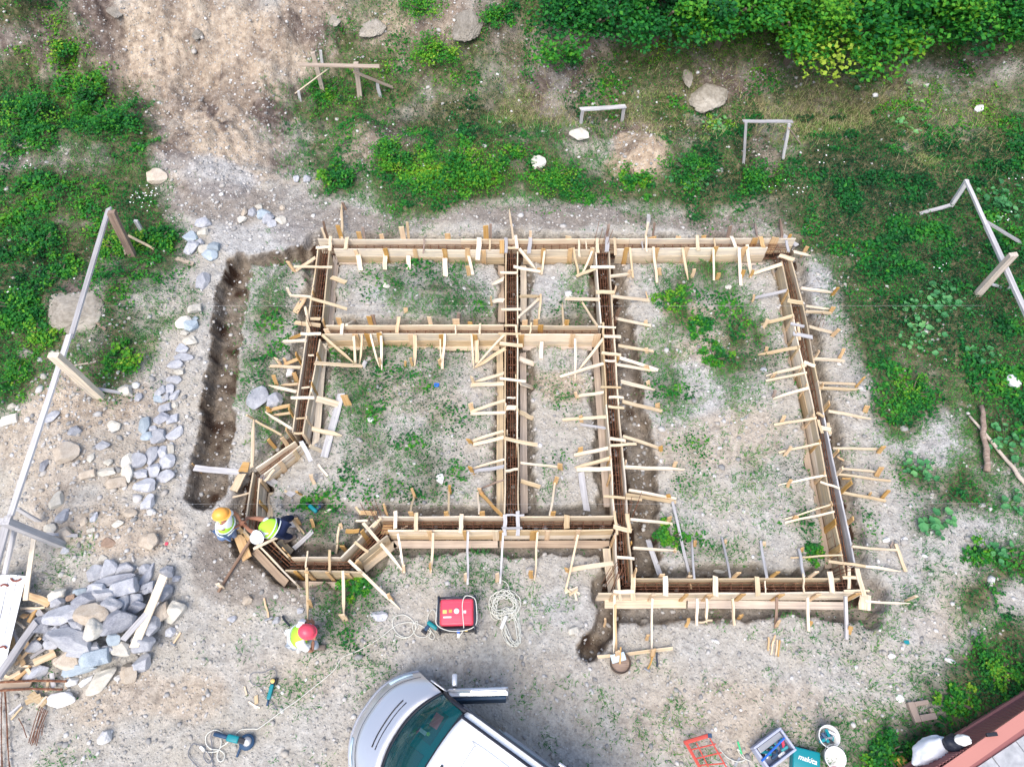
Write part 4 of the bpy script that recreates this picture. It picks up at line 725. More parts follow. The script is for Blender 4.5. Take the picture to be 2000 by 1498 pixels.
group_rows(CH4, [(790,'top row'),(822,'second row'),(860,'third row'),(895,'fourth row'),(922,'fifth row'),(9999,'bottom row')], 'the lower stone chain', 'stones at the lower end of the chain')
for s in [(133,888,44,38,0,'tan','large flat tan stone alone on the spoil heap'),(114,980,32,30,20,'pale','pale angular stone below the large tan one'),(124,1010,24,28,0,'grey','grey rounded stone under the pale angular stone'),(100,1033,26,18,0,'pale','pale stone beside the short white stick'),(130,1046,32,30,0,'tan','tan stone near the end of the thick timber post'),
 (224,833,26,18,-30,'pale','pale stone in the middle of the spoil heap'),(248,764,28,20,-35,'pale','pale angular stone at the foot of the upper timber post'),(150,843,24,18,0,'grey','greenish grey stone on the upper spoil heap'),(23,822,32,26,0,'pale','wide pale stone at the left edge of the view'),(201,871,26,18,0,'grey','flat grey stone sunk into the spoil heap'),
 (291,984,26,30,0,'grey','dull grey stone sunk in soil below the big white one'),(291,1058,42,30,0,'tan','large tan stone above the stone pile'),(210,1062,26,20,0,'brown','brown clod above the stone pile'),(231,1023,22,15,0,'pale','small pale stone on the lower spoil heap'),(103,815,24,18,40,'grey','grey stone close to the white plank on the heap'),
 (89,911,16,26,-20,'dark','dark slate coloured stone close to the long plank'),(25,794,20,12,0,'pale','small pale stone at the left edge above the wide one'),(271,777,16,16,0,'grey','grey stone right of the upper post foot'),(126,1077,16,14,0,'grey','small grey stone left of the brown clod'),(200,1092,17,14,0,'pale','small pale stone just above the stone pile'),
 (166,1018,14,18,0,'tan','small tan stone between the post and the lower heap'),(185,1012,14,20,0,'grey','small narrow grey stone in the lower heap'),(180,1036,18,12,0,'pale','small pale stone right of the post end'),(257,1003,20,16,0,'tan','small tan stone left of the dull grey sunken one'),(178,895,14,16,0,'pale','small pale stone right of the large flat tan one'),(126,867,14,12,0,'grey','small grey stone above the large flat tan one'),
 (208,1438,26,32,-20,'white','pale half buried stone on the yard left of the grinder'),(506,778,34,42,0,'grey','large grey stone leaning by the west wall braces'),(535,783,34,28,0,'grey','second large grey stone tucked under the west wall braces'),(567,726,13,25,0,'white','light oval stone lying on a west wall brace'),
 (1120,1232,20,19,0,'pale','squarish pale block alone on the yard'),(1975,750,28,26,0,'white','bright white stone at the right edge'),(1911,214,24,10,0,'white','flat white stone on the grassy slope'),(1134,268,34,22,0,'pale','white rock on the ridge below the small frame'),(307,350,34,24,-10,'tan','pinkish tan stone at the foot of the earth slide'),
 (587,1193,13,12,0,'grey','round grey stone above the red helmet worker'),(455,1210,18,14,0,'grey','grey stone left of the pickaxe'),(540,1213,16,14,0,'grey','grey stone right of the pickaxe'),(744,1203,32,18,0,'grey','flat grey stone left of the tangled cable'),(486,1172,18,18,0,'tan','yellowish block on the yard below the bay'),
 (1730,1055,14,10,0,'white','white stone right of the east wall'),(1765,1053,12,9,0,'white','small white stone right of the frame of braces'),(1555,700,12,10,0,'grey','small round stone in the upper right of the largest room'),(1492,723,11,9,0,'grey','round grey stone left of the east wall'),
 (1740,1282,14,10,0,'white','flat white stone on the lower right yard'),(1855,1290,16,8,-20,'white','long white stone near the terrace weeds'),(860,935,14,18,0,'white','pale stone in the lower part of the big room'),(753,560,14,9,0,'pale','pale stone in the upper left room'),(1423,562,12,8,0,'pale','pale stone right of the weeds in the largest room'),
 (1405,1115,24,8,0,'pale','flat pale stone by the south side of the largest room'),(551,407,12,9,0,'tan','tiny tan stone on the dark soil above the trench'),(580,350,12,12,0,'grey','pale grey stone at the left end of the ridge'),(600,352,14,12,0,'grey','grey stone at the left end of the ridge'),(1050,322,26,22,0,'pale','white crumbly rock on the ridge')]:
    stone(*s[:6], s[6], 'single stones lying about the site')
for px, py, a, b, ang, col, lab, zs in [(150,605,112,66,10,'earthy','big rounded grey boulder beside the long grey pole',.4),(915,42,52,66,0,'earthy','tall pale boulder set in the bank at the top edge',.45),(730,52,46,40,0,'earthy','pale boulder in the bank left of the tall one',.4),(1385,188,74,54,-35,'earthy','grey rock outcrop on the brushy slope',.4),
     (1340,145,20,40,0,'earthy','tan rock face above the grey outcrop',.4),(225,20,26,40,20,'earthy','pale boulder at the top left of the earth bank',.4),(385,65,20,24,0,'earthy','tan rock in the bare earth bank',.5),(60,280,50,26,0,'earthy','grey rocks half hidden in the left slope weeds',.4),(655,38,26,22,0,'earthy','tan rock left of the pale boulder in the bank',.4),(50,690,34,22,0,'earthy','grey rock in the weeds at the left edge',.5)]:
    stone(px, py, a, b, ang, col, lab, 'boulders of the slope', name='boulder', zs=zs)
# ------------------------------------------------------------- rough timber frames (batter boards)
def vpost(name, root, topx, botx, wp, tone, thick=None, sink=.2, ends=None):
    base = G(*botx); top = top_over(*topx, base, .2, 1.7); wd = wp*mpp(*botx, base.z); base = base-Vector((0, 0, sink))
    member(name, base, top, wd, thick or wd*.7, tone, root); return top
def lean(name, root, a, b, wp, th, tone, roll=0): member(name, a, b, wp*mpp(1000, 700, 0)*1.0, th, tone, root, roll)
def froot(px, py, lab): g = G(px, py); return empty('batter_board', g, lab, 'timber frame', 'weathered timber frames around the dig')
r = froot(660, 185, 'weathered sawhorse frame with slanting struts on the weedy slope, upper left')
t1 = vpost('post', r, (611,103), (631,178), 8, 5); t2 = vpost('post', r, (695,123), (702,192), 9, 5); vpost('post', r, (626,99), (629,126), 5, 2)
z = (t1.z+t2.z)/2; lean('rail', r, P(583,127,z+.02), P(741,130,z+.02), 11, .03, 5, 0)
lean('strut', r, P(641,135,z-.15), G(578,182,.1), 8, .03, 0, .3); lean('strut', r, P(690,140,z-.15), G(767,171,.1), 8, .03, 5, .3); vpost('short_post', r, (583,178), (585,197), 5, 2); vpost('short_post', r, (737,160), (742,188), 6, 2)
r = froot(1178, 240, 'small low weathered frame above the white rock on the ridge')
t1 = vpost('post', r, (1138,216), (1134,243), 6, 2); t2 = vpost('post', r, (1219,209), (1215,236), 6, 2); lean('rail', r, P(1134,214,t1.z), P(1222,208,t2.z), 11, .03, 2, .1)
r = froot(1500, 316, 'tall thin whitish frame standing right of the ridge bushes')
t1 = vpost('post', r, (1457,240), (1455,320), 5, 2); t2 = vpost('post', r, (1541,242), (1532,312), 5, 2); lean('rail', r, P(1452,237,t1.z), P(1548,238,t2.z), 8, .03, 2)
lean('strut', r, P(1540,250,t2.z-.1), G(1563,281,.02), 7, .03, 5); lean('strut', r, P(1543,244,t2.z-.1), G(1531,274,.2), 7, .03, 2)
r = froot(1900, 580, 'long weathered pole frame at the right edge leading out of view')
b1 = G(1850, 440); top1 = top_over(1887, 352, G(1830, 430), .4, 1.6); zt = 1.0+b1.z
a = P(1886, 352, zt+.1); b = P(1926, 440, zt); c = P(2010, 625, zt-.1); lean('pole', r, a, b+(b-a)*.02, 7, .06, 2); lean('pole', r, b, c, 9, .07, 2)
vpost('post', r, (1888,354), (1858,404), 8, 2, ends=1); lean('strut', r, G(1856,401,.25), G(1796,418,.05), 8, .03, 2); lean('strut', r, P(1924,432,zt-.05), G(1994,474,.05), 9, .04, 2)
vpost('post', r, (1980,497), (1908,577), 13, 5); lean('strut', r, G(1930,552,.25), G(1956,562,.02), 6, .03, 2); lean('strut', r, G(1975,556,.3), G(1966,568,.02), 5, .03, 2)
r = froot(130, 760, 'long grey plank on timber posts running down the left side')
tp = G(258, 500); za = 1.0+tp.z; pz = [(213,407,za),(140,655,1.35),(60,880,1.30),(22,1010,1.28),(-6,1110,1.2)]
w_ = [P(*q) for q in pz]; lean('rail', r, w_[0], w_[1]+(w_[1]-w_[0])*.03, 12, .04, 2, .35); lean('rail', r, w_[1]+Vector((-.03, 0, .03)), w_[3]+Vector((0, 0, .03)), 13, .04, 2, .35); lean('rail', r, w_[3]+Vector((0, 0, .07)), w_[4]+Vector((0, 0, .05)), 16, .04, 2, .35)
vpost('post', r, (217,414), (257,500), 14, 3); lean('strut', r, G(236,446,.5), G(247,497,.05), 7, .04, 5); lean('strut', r, G(250,460,.35), G(301,487,.03), 5, .03, 0)
vpost('short_post', r, (265,431), (283,461), 7, 2); vpost('post', r, (104,693), (196,776), 19, 4, .12); vpost('post', r, (8,1018), (122,1063), 19, 2, .12)
lean('strut', r, G(188,760,.15), G(242,768,.03), 6, .03, 2); lean('strut', r, P(32,992,.75), G(76,1018,.1), 11, .03, 2); lean('strut', r, G(90,1043,.2), G(152,1046,.05), 5, .03, 2); lean('strut', r, P(30,1030,1.2), G(5,1140,.1), 9, .04, 2)
# strings of the setting-out lines
STR = mat('string', (.5, .5, .5), .7)
for a, b, lab in [((170,597),(1925,597),'thin white string stretched across the upper half of the foundation'),((30,984),(1930,983),'thin white string stretched across just above the south wall')]:
    p, q = P(*a, 1.05), P(*b, 1.05); o = link('string_line', tube_me('string', [p-p, (q-p)/2+Vector((0, 0, -.03)), q-p], .0013, 4), STR, loc=p); tag(o, lab, 'string', 'setting out strings')

# ------------------------------------------------------------- boards, offcuts, rods on the left
WHITEB = mat('white_board', (.78, .80, .84), .6); wn_ = noise(WHITEB, 3, 4); L(WHITEB, ramp(WHITEB, wn_, [(.35, (.62, .64, .68)), (.6, (.82, .84, .87))]), BS(WHITEB).inputs['Base Color'])
g = P(15, 1220, .35); e = empty('board_stack', (g.x, g.y, 0), 'white painted boards stacked at the left edge beside the wood scraps', 'boards')
for k, (a, b, c, d) in enumerate([((-60,1128),(18,1122),(-25,1320),(-110,1320)),((19,1122),(34,1123),(-8,1320),(-23,1320)),((35,1123),(51,1125),(7,1312),(-7,1318))]):
    V = [P(*q, z)-e.location for z in (.36-k*.005, .30) for q in (a, b, c, d)]; link('board', mesh('board', V, [(3, 2, 1, 0), (4, 5, 6, 7), (0, 1, 5, 4), (1, 2, 6, 5), (2, 3, 7, 6), (3, 0, 4, 7)]), WHITEB, e)
for p, q in [((-80,1150),(46,1150)),((-90,1290),(14,1290))]: member('bearer', P(*p, .24), P(*q, .24), .09, .1, 4, e)
BRN = mat('rusty_hook', (.22, .07, .05), .6)
for pts, lab in [([(21,1129),(26,1134),(34,1134),(41,1130)],'dark red bent iron on the white boards, near their top corner'),([(1,1144),(8,1141),(16,1144)],'dark red bent iron at the left edge of the white boards'),([(0,1264),(8,1262),(12,1266)],'red brick fragment low on the white boards')]:
    pp = [P(*q, .375) for q in pts]; o = link('bent_iron', tube_me('iron', [q-pp[0] for q in spline(pp, 4)], .018, 6), BRN, loc=pp[0]); tag(o, lab, 'iron piece')
def lone(name, a, b, wpx, tone, lab, cat, za=.04, zb=.04, th=.03, group=None, roll=0.0):
    A, B = G(*a, za), G(*b, zb); M = frame(A, B, roll); wd = wpx*mpp((a[0]+b[0])/2, (a[1]+b[1])/2)
    o = link(name, plank_me((B-A).length, wd, th), WOOD[tone] if isinstance(tone, int) else tone, M=M); return tag(o, lab, cat, group)
lone('plank', (68,1042), (50,1172), 9, 0, 'long pale lath leaning on the white boards from above', 'plank', .3, .5)
lone('plank', (36,1155), (98,1180), 13, 1, 'thick orange plank lying right of the white boards', 'plank', .3, .15, .05)
lone('plank', (320,1124), (262,1264), 17, 0, 'long pale plank lying across the right side of the stone pile', 'plank', .42, .35)
lone('plank', (306,1175), (240,1250), 12, 2, 'greyish plank under the pale one on the stone pile', 'plank', .38, .38)
lone('branch', (72,1215), (-4,1322), 13, 2, 'grey weathered beam slanting over the wood scraps', 'beam', .4, .4, .08)
lone('plank', (-4,1338), (60,1338), 14, 5, 'brown board lying flat under the iron rods at the left edge', 'plank', .1, .1)
for k, (a, b, w_, tn, lab) in enumerate([((80,1245),(30,1298),5,1,'orange lath beside the grey beam'),((62,1230),(20,1290),12,0,'pale board under the grey beam'),((96,1270),(112,1258),9,0,'short pale offcut touching the pile'),((66,1295),(108,1275),14,0,'broad torn pale offcut below the stones'),
      ((60,1285),(95,1262),5,2,'thin grey lath above the torn offcut'),((38,1300),(82,1302),4,0,'thin white lath beside the round stone'),((30,1328),(60,1300),6,1,'orange splinter at the lower scraps'),((10,1330),(40,1312),9,0,'pale offcut at the bottom left of the scraps'),((52,1190),(80,1196),8,2,'grey offcut near the orange plank'),
      ((40,1188),(88,1186),4,0,'long thin lath under the orange plank'),((70,1190),(56,1215),9,1,'tan offcut above the grey beam'),((30,1212),(48,1226),4,0,'little lath crossing the scraps'),((28,1230),(34,1255),5,2,'grey splinter against the white boards'),((22,1245),(26,1265),10,1,'orange block end by the white boards'),
      ((50,1255),(58,1275),11,1,'orange square offcut mid heap'),((52,1305),(70,1328),6,0,'pale splinter low in the heap'),((60,1355),(88,1375),14,0,'pale block below the iron rods'),((50,1372),(80,1358),10,0,'torn pale offcut below the iron rods'),((72,1380),(92,1360),4,0,'thin lath below the iron rods'),
      ((18,1395),(42,1375),4,2,'grey splinter left of the red rods'),((22,1405),(44,1380),3,0,'white splinter left of the red rods'),((101,1314),(106,1342),8,2,'light grey offcut right of the round stone'),((134,1322),(128,1345),5,0,'pale lath at the end of the rods'),((95,1325),(90,1350),5,0,'short pale lath crossing the iron rods'),
      ((42,1205),(52,1200),12,1,'orange scrap beside the thin lath'),((36,1280),(46,1298),8,1,'orange chip at the heap centre'),((8,1318),(34,1326),5,0,'pale lath at the left edge of the heap'),((84,1206),(74,1194),10,2,'grey scrap touching the dark stones')]):
    lone('wood_offcut', a, b, w_, tn, lab, 'wood offcut', .06+.05*random.random()+.08*(k % 3 == 0), .06+.06*random.random(), .03, 'scraps heaped left of the stones', random.uniform(-.3, .3))
for a, b, lab in [((0,1332),(130,1330),'long reddish iron rod lying across the scraps'),((0,1348),(122,1346),'greenish pale rod lying below the reddish one')]:
    A, B = G(*a, .16), G(*b, .16); o = link('iron_rod', tube_me('rod', [A-A, (B-A)/2+Vector((0, .02, 0)), B-A], .022, 6), RUST if 'redd' in lab else mat('pale_rod', (.45, .48, .40), .6), loc=A); tag(o, lab, 'rod')
def bundle(rods, lab):
    g0 = G(*rods[0][0]); e = empty('rebar_bundle', g0, lab, 'rebar', 'rusty rods on the ground')
    for a, b in rods: A, B = G(*a, .06)-g0, G(*b, .06)-g0; link('steel_rod', tube_me('rod', [A, (A+B)/2+Vector((random.uniform(-.02, .02),)*2+(.02,)), B], .008, 5), RUST, e)
bundle([((4,1345),(6,1520)),((8,1345),(14,1450)),((14,1450),(24,1520)),((2,1380),(3,1520)),((11,1350),(18,1500))], 'long rusty rods running out at the lower left corner')
bundle([((78+3*i,1378+2*i),(56+3*i,1450+(i % 3)*3)) for i in range(6)]+[((36,1402),(52,1440)),((86,1414),(82,1436))], 'short bundle of rusty rods below the scraps')
# sticks in the yard
for k, (a, b) in enumerate([((1104,1158),(1128,1146)),((1112,1150),(1132,1160)),((1122,1152),(1126,1172)),((1106,1150),(1116,1158)),((1128,1150),(1112,1162))]):
    lone('stick', a, b, 4, 0, ['longest', 'upper', 'vertical', 'shortest', 'slanting'][k]+' pale stick in the little crossed heap under the south wall', 'stick', .03+.02*k, .03+.02*k, .03, 'crossed sticks under the south wall')
for k, (a, b) in enumerate([((1512,1248),(1506,1278)),((1518,1249),(1515,1279)),((1523,1250),(1520,1282)),((1501,1244),(1500,1270)),((1514,1240),(1507,1262))]):
    lone('stick', a, b, 3, 1, ['left', 'middle', 'right', 'outermost left', 'upper crossing'][k]+' pinkish lath of the small row under the lowest wall', 'stick', .03, .03, .02, 'laths under the lowest wall')
def log(a, b, r0, r1, m_, lab, za, zb):
    A, B = G(*a, za), G(*b, zb); d = (B-A); s = Vector((-d.y, d.x, 0)).normalized(); pts = [d*(i/9)+s*.05*mn.noise(Vector((i*.7, r0*90, 0)))+Vector((0, 0, .03*mn.noise(Vector((0, i*.9, r0*70))))) for i in range(10)]
    me = tube_me('log', pts, 1.0, 9)
    for i in range(10):
        f = (r0+(r1-r0)*i/9)*(1+.25*mn.noise(Vector((i*1.3, 3.1, r0*40))))
        for k in range(9): v = me.vertices[i*9+k]; v.co = pts[i]+(v.co-pts[i])*f*(1+.15*mn.noise(Vector((i*.8, k*1.7, 0))))
    o = link('log', me, WOOD[m_], loc=A, smooth=True); return tag(o, lab, 'branch')
log((1919,793), (1928,920), .05, .065, 3, 'rough dark branch crossing a thinner one at the right edge', .16, .12); log((1893,812), (2004,945), .028, .045, 5, 'long thin pale branch running to the right edge', .06, .08)
lone('plank', (177,621), (206,645), 5, 3, 'short brown stick left of the chain of stones', 'stick'); lone('plank', (344,505), (378,516), 8, 5, 'brown root left of the trench head', 'stick'); lone('plank', (140,716), (188,706), 3, 5, 'thin stick beside the upper thick post', 'stick')
for a, b, w_, lab in [((478,1340),(482,1358),3,'white splinter left of the cordless tool'),((486,1370),(508,1382),3,'long white splinter below the cordless tool'),((500,1358),(501,1374),7,'pale wood block below the cordless tool'),((622,907),(640,930),4,'wood splinter in the lower left of the big room'),((635,1000),(652,992),4,'small splinter right of the blue tool'),((556,958),(566,966),5,'wood chip by the bay')]:
    lone('splinter', a, b, w_, 0, lab, 'wood splinter', .02, .02, .02)

# ------------------------------------------------------------- tools and machines
def box_me(x0, x1, y0, y1, z0, z1, bev=.01, seg=2):
    bm = bmesh.new(); bmesh.ops.create_cube(bm, size=1)
    for v in bm.verts: v.co = Vector(((x0+x1)/2+v.co.x*(x1-x0), (y0+y1)/2+v.co.y*(y1-y0), (z0+z1)/2+v.co.z*(z1-z0)))
    if bev: bmesh.ops.bevel(bm, geom=bm.edges[:], offset=min(bev, .45*min(x1-x0, y1-y0, z1-z0)), segments=seg, affect='EDGES', profile=.6)
    me = bpy.data.meshes.new('box'); bm.to_mesh(me); bm.free(); return me
def box(name, p, b, m_, bev=.01, loc=(0, 0, 0), rot=None):
    o = link(name, box_me(*b, bev), m_, p, loc=loc); o.data.shade_smooth() if bev > .02 else None
    if rot: o.rotation_euler = rot
    return o
def lathe(name, prof, m_, p, loc=(0, 0, 0), rot=None, n=24):
    V = []; F = []
    for r_, z_ in prof:
        for k in range(n): V.append((r_*math.cos(6.28318*k/n), r_*math.sin(6.28318*k/n), z_))
    for i in range(len(prof)-1):
        for k in range(n): F.append((i*n+k, i*n+(k+1) % n, (i+1)*n+(k+1) % n, (i+1)*n+k))
    o = link(name, mesh(name, V, F), m_, p, loc=loc, smooth=True)
    if rot: o.rotation_euler = rot
    return o
def cable(name, pts, r, m_, lab=None, cat='cable', group=None, p=None, z=.03, n=6):
    w_ = [G(a, b, z+random.uniform(0, .015)) for a, b in pts]; o = link(name, tube_me('cable', [q-w_[0] for q in spline(w_, n)], r, 5), m_, loc=w_[0], smooth=True)
    if p: o.parent = p; o.location = w_[0]-p.location
    return tag(o, lab, cat, group) if lab else o
RED = mat('red_plastic', (.72, .07, .12), .4, 0, .5); BLK = mat('black_plastic', (.02, .022, .03), .45, 0, .4); DKM = mat('dark_metal', (.05, .06, .08), .45, .6); GRM = mat('grey_metal', (.35, .36, .38), .45, .6)
WHT = mat('white_plastic', (.75, .75, .74), .5); CAB = mat('cream_cable', (.66, .66, .60), .6); CABD = mat('dark_cable', (.16, .17, .20), .6); YEL_ = mat('yellow_sticker', (.75, .55, .18), .5); BLUE = mat('blue_plastic', (.03, .14, .55), .4); TEAL = mat('teal_plastic', (.0, .22, .26), .45, 0, .5); DBLU = mat('navy_plastic', (.03, .07, .14), .45)
ORG = mat('orange_plastic', (.85, .38, .08), .4, 0, .5); WIN = mat('clear_plastic', (.55, .70, .80), .3)
g = G(895, 1205); e = empty('generator', g, 'red petrol generator in a dark tube frame with a cream cable draped over it', 'generator', rz=math.radians(1.5))
mp_ = mpp(895, 1200, .5); hx_, hy_ = 33*mp_, 26*mp_; zt = .46
body = box('fuel_tank', e, (-hx_, hx_, -hy_*.95, hy_, .30, zt), RED, .045); box('engine_housing', e, (-hx_*.9, hx_*.9, -hy_*.9, hy_*.9, .05, .295), BLK, .03)
box('front_panel', e, (-hx_, hx_, -hy_*1.25, -hy_*.97, .10, .36), BLK, .02)
for i in range(4): box('rib', e, (-hx_*.86, hx_*.86, hy_*(.72-i*.50)-.006, hy_*(.72-i*.50)+.006, zt-.002, zt+.006), RED, .004)
for sx in (-1, 1):
    X0 = sx*(hx_+.025); pts = [(X0, -hy_*1.25, .03), (X0, -hy_*1.25, .42), (X0, -hy_*1.05, .47), (X0, hy_*1.0, .47), (X0, hy_*1.12, .42), (X0, hy_*1.12, .03)]
    link('frame_tube', tube_me('tube', spline(pts, 3), .022, 8), DKM, e, smooth=True)
for y0 in (-hy_*1.22, hy_*1.1): link('frame_tube', tube_me('tube', [Vector((-hx_-.025, y0, .44)), Vector((hx_+.025, y0, .44))], .016, 8), DKM, e, smooth=True)
lathe('fuel_cap', [(0, .03), (.045, .028), (.052, .0), (.052, -.01)][::-1], WHT, e, loc=(0, .02, zt))
for x0, y0, a, b, m_ in [(-.22, .01, .075, .065, YEL_), (-.115, .02, .055, .055, ORG), (.15, -.0, .05, .05, WHT), (-.17, -.085, .15, .035, WHT)]: box('sticker', e, (x0-a/2, x0+a/2, y0-b/2, y0+b/2, zt+.001, zt+.004), m_, 0)
box('socket', e, (.0, .06, -hy_*1.45, -hy_*1.1, .28, .37), BLUE, .01); box('socket', e, (.14, .20, -hy_*1.32, -hy_*1.2, .30, .37), YEL_, .01); box('plug', e, (.005, .055, -hy_*1.75, -hy_*1.45, .27, .34), WHT, .012)
cb = [(-hx_-.05, hy_*1.0, .40), (-hx_-.055, 0, .49), (-hx_-.045, -hy_*.9, .49), (-.12, -hy_*1.35, .46), (.2, -hy_*1.3, .46), (hx_+.05, -hy_*.9, .48), (hx_+.06, hy_*.2, .49), (hx_+.02, hy_*.95, .50), (.17, hy_*1.15, .49), (.11, hy_*.6, .49), (.12, -hy_*.4, .49), (.13, -hy_*1.2, .44), (.06, -hy_*1.6, .32)]
link('cable', tube_me('cable', spline(cb, 8), .009, 6), CAB, e, smooth=True)
loops = [(855,1206),(846,1190),(836,1203),(838,1225),(848,1240),(846,1248),(838,1244),(842,1234),(830,1244),(812,1240),(806,1222),(815,1212),(814,1224),(800,1243),(780,1240),(767,1222),(770,1206),(785,1200),(800,1206),(812,1222),(806,1238),(790,1246),(772,1240)]
cable('extension_cord', loops, .008, CAB, 'tangled cream extension cord left of the red generator')
cable('extension_cord', [(842,1234),(820,1220),(800,1215),(780,1218),(765,1227),(740,1247),(700,1270),(670,1283),(655,1305),(640,1320),(610,1344),(580,1368),(555,1385),(535,1400),(505,1422),(495,1423),(470,1425),(455,1440),(440,1452)], .008, CAB, 'long cream cord running diagonally from the generator to the grinder')
cp = [];
for k in range(150):
    t = k*.42; rr = .26+.06*math.sin(k*.9)-.0006*k; cp.append((math.cos(t)*rr+.02*math.sin(k*1.7), math.sin(t)*rr*1.05+.02*math.cos(k*2.3), .02+.0006*k))
g = G(985, 1183); e = empty('cable_coil', g, 'big loose coil of cream cable right of the red generator', 'cable coil')
link('coil', tube_me('cable', spline(cp, 3), .008, 5), CAB, e, smooth=True)
cp = []
for k in range(60): t = k*.75; cp.append((.13+.15*math.cos(t)+.04*math.sin(k), -.40+.33*math.sin(t*.98)+.03*math.cos(k*1.3), .02+.001*k))
link('loose_loops', tube_me('cable', spline(cp, 5), .008, 5), CAB, e, smooth=True); link('tail', tube_me('cable', spline([(-.16, .5, .03), (0, .46, .03), (.08, .36, .03), (.1, .2, .04)], 5), .008, 5), CAB, e, smooth=True)
box('socket_strip', e, (-.03, .03, -.13, .13, .0, .05), WHT, .015, loc=(-.01, -.33, .09), rot=(0, 0, -.4))
def tool(px, py, ang, lab, kind):
    g = G(px, py); e = empty('power_tool', g, lab, 'power tool', None, math.radians(ang)); k = 1.15
    if kind == 'grinder':
        link('handle', tube_me('h', [Vector((-.36*k, 0, .07)), Vector((-.1, 0, .08))], .038, 10), DBLU, e, smooth=True); box('motor_housing', e, (-.16, .06, -.06, .06, .03, .14), TEAL, .03); box('gear_head', e, (.05, .18, -.05, .05, .04, .13), BLK, .02)
        lathe('guard', [(.0, .05), (.13, .05), (.135, .03), (.135, .0)][::-1], DBLU, e, loc=(.2, 0, .05)); lathe('disc', [(.03, .012), (.075, .012), (.08, .0)][::-1], GRM, e, loc=(.21, .01, .11)); lathe('disc_nut', [(0, .02), (.03, .018), (.032, 0)][::-1], WHT, e, loc=(.21, .01, .115)); box('side_handle', e, (.10, .14, -.26, -.08, .05, .09), DBLU, .015)
    elif kind == 'small':
        box('motor_housing', e, (-.16, .10, -.035, .035, .02, .09), TEAL, .02); box('gear_head', e, (.10, .2, -.045, .045, .02, .10), BLK, .02); lathe('disc_nut', [(0, .02), (.03, .015), (.04, 0)][::-1], YEL_, e, loc=(.15, 0, .10)); link('tail', tube_me('h', [Vector((-.26, 0, .04)), Vector((-.15, 0, .05))], .02, 8), DBLU, e, smooth=True); box('guard', e, (.10, .22, -.075, -.05, .02, .10), BLK, .01)
    else:
        box('motor_housing', e, (-.14, .09, -.04, .04, .02, .11), TEAL, .03); box('grip', e, (-.12, -.05, -.15, -.03, .02, .07), DBLU, .02); box('battery', e, (-.14, -.03, -.21, -.15, .01, .08), BLK, .015); lathe('chuck', [(0, .1), (.02, .09), (.032, .0)][::-1], DKM, e, loc=(.09, 0, .065), rot=(0, math.pi/2, 0))
    return e
tool(464, 1444, -12, 'big teal and navy angle grinder lying on the lower left yard', 'grinder'); tool(531, 1348, 83, 'small teal grinder with a yellow disc nut on the yard', 'small'); tool(611, 994, 140, 'blue and white cordless drill lying inside the bay', 'drill'); tool(847, 1224, -35, 'teal screwdriver machine touching the left side of the generator', 'drill')
cable('dark_cable', [(530,1380),(540,1385),(535,1376),(520,1362),(508,1342),(492,1334),(488,1322),(494,1314),(515,1313),(530,1306),(539,1310),(539,1324)], .007, CABD, 'dark cord looping round the small teal grinder')
cable('dark_cable', [(436,1434),(424,1428),(412,1434),(414,1455),(415,1475),(408,1490),(398,1478),(403,1466),(415,1485),(415,1500)], .009, CABD, 'dark cord looping left of the big grinder')
cable('dark_cable', [(392,1456),(378,1452),(370,1462),(368,1475),(378,1488),(390,1500)], .008, CABD, 'dark cord at the bottom edge left of the loops')
cable('extension_cord', [(436,1432),(420,1425),(404,1434),(402,1450),(412,1462),(428,1464),(438,1472),(436,1484),(428,1486),(424,1476),(430,1460),(446,1448),(432,1436),(432,1452),(425,1466),(405,1468),(396,1462)], .009, CAB, 'white cord loops beside the big grinder')
o = link('plug', box_me(-.05, .05, -.025, .025, 0, .05, .015), WHT, loc=G(396, 1461, .01)); o.rotation_euler.z = -.6; tag(o, 'white plug at the end of the looped cord', 'plug')
cap_ = G(853, 753); o = link('bottle_cap', box_me(-.06, .06, -.05, .05, 0, .04, .02), BLUE, loc=cap_); tag(o, 'small blue plastic scrap in the middle of the big room', 'plastic scrap')
o = link('plastic_scrap', box_me(-.05, .05, -.035, .035, 0, .02, .01), TEAL, loc=G(1770, 1254)); tag(o, 'turquoise plastic scrap on the lower right yard', 'plastic scrap')
o = link('plastic_scrap', box_me(-.03, .03, -.03, .03, 0, .03, .01), RED, loc=G(326, 1062)); tag(o, 'tiny red scrap above the stone pile', 'plastic scrap')
# pickaxe and hammer
def hammer(a, b, w_, lab, hd):
    A, B = G(*a, .03), G(*b, .04); e = empty('hammer', A, lab, 'hammer'); d = (B-A); member('handle', A, B, .03, .03, 1, e); s = Vector((-d.y, d.x, 0)).normalized()
    link('head', tube_me('head', [B-A-s*hd, B-A, B-A+s*hd], .022, 6), GRM, e)
hammer((516,1168),(525,1208),4,'long handled hammer lying below the bay',.08); hammer((353,1235),(338,1258),3,'little hammer lying right of the stone pile',.05); hammer((1282,1266),(1264,1308),4,'shovel like tool leaning on the long plank',.06)
lone('iron_bar', (552,1203), (566,1222), 4, DKM, 'dark iron bar behind the red helmet worker', 'iron bar', .03, .2); lone('iron_bar', (1283,1274), (1283,1302), 3, DKM, 'thin dark bar near the end of the long plank', 'iron bar', .2, .03)
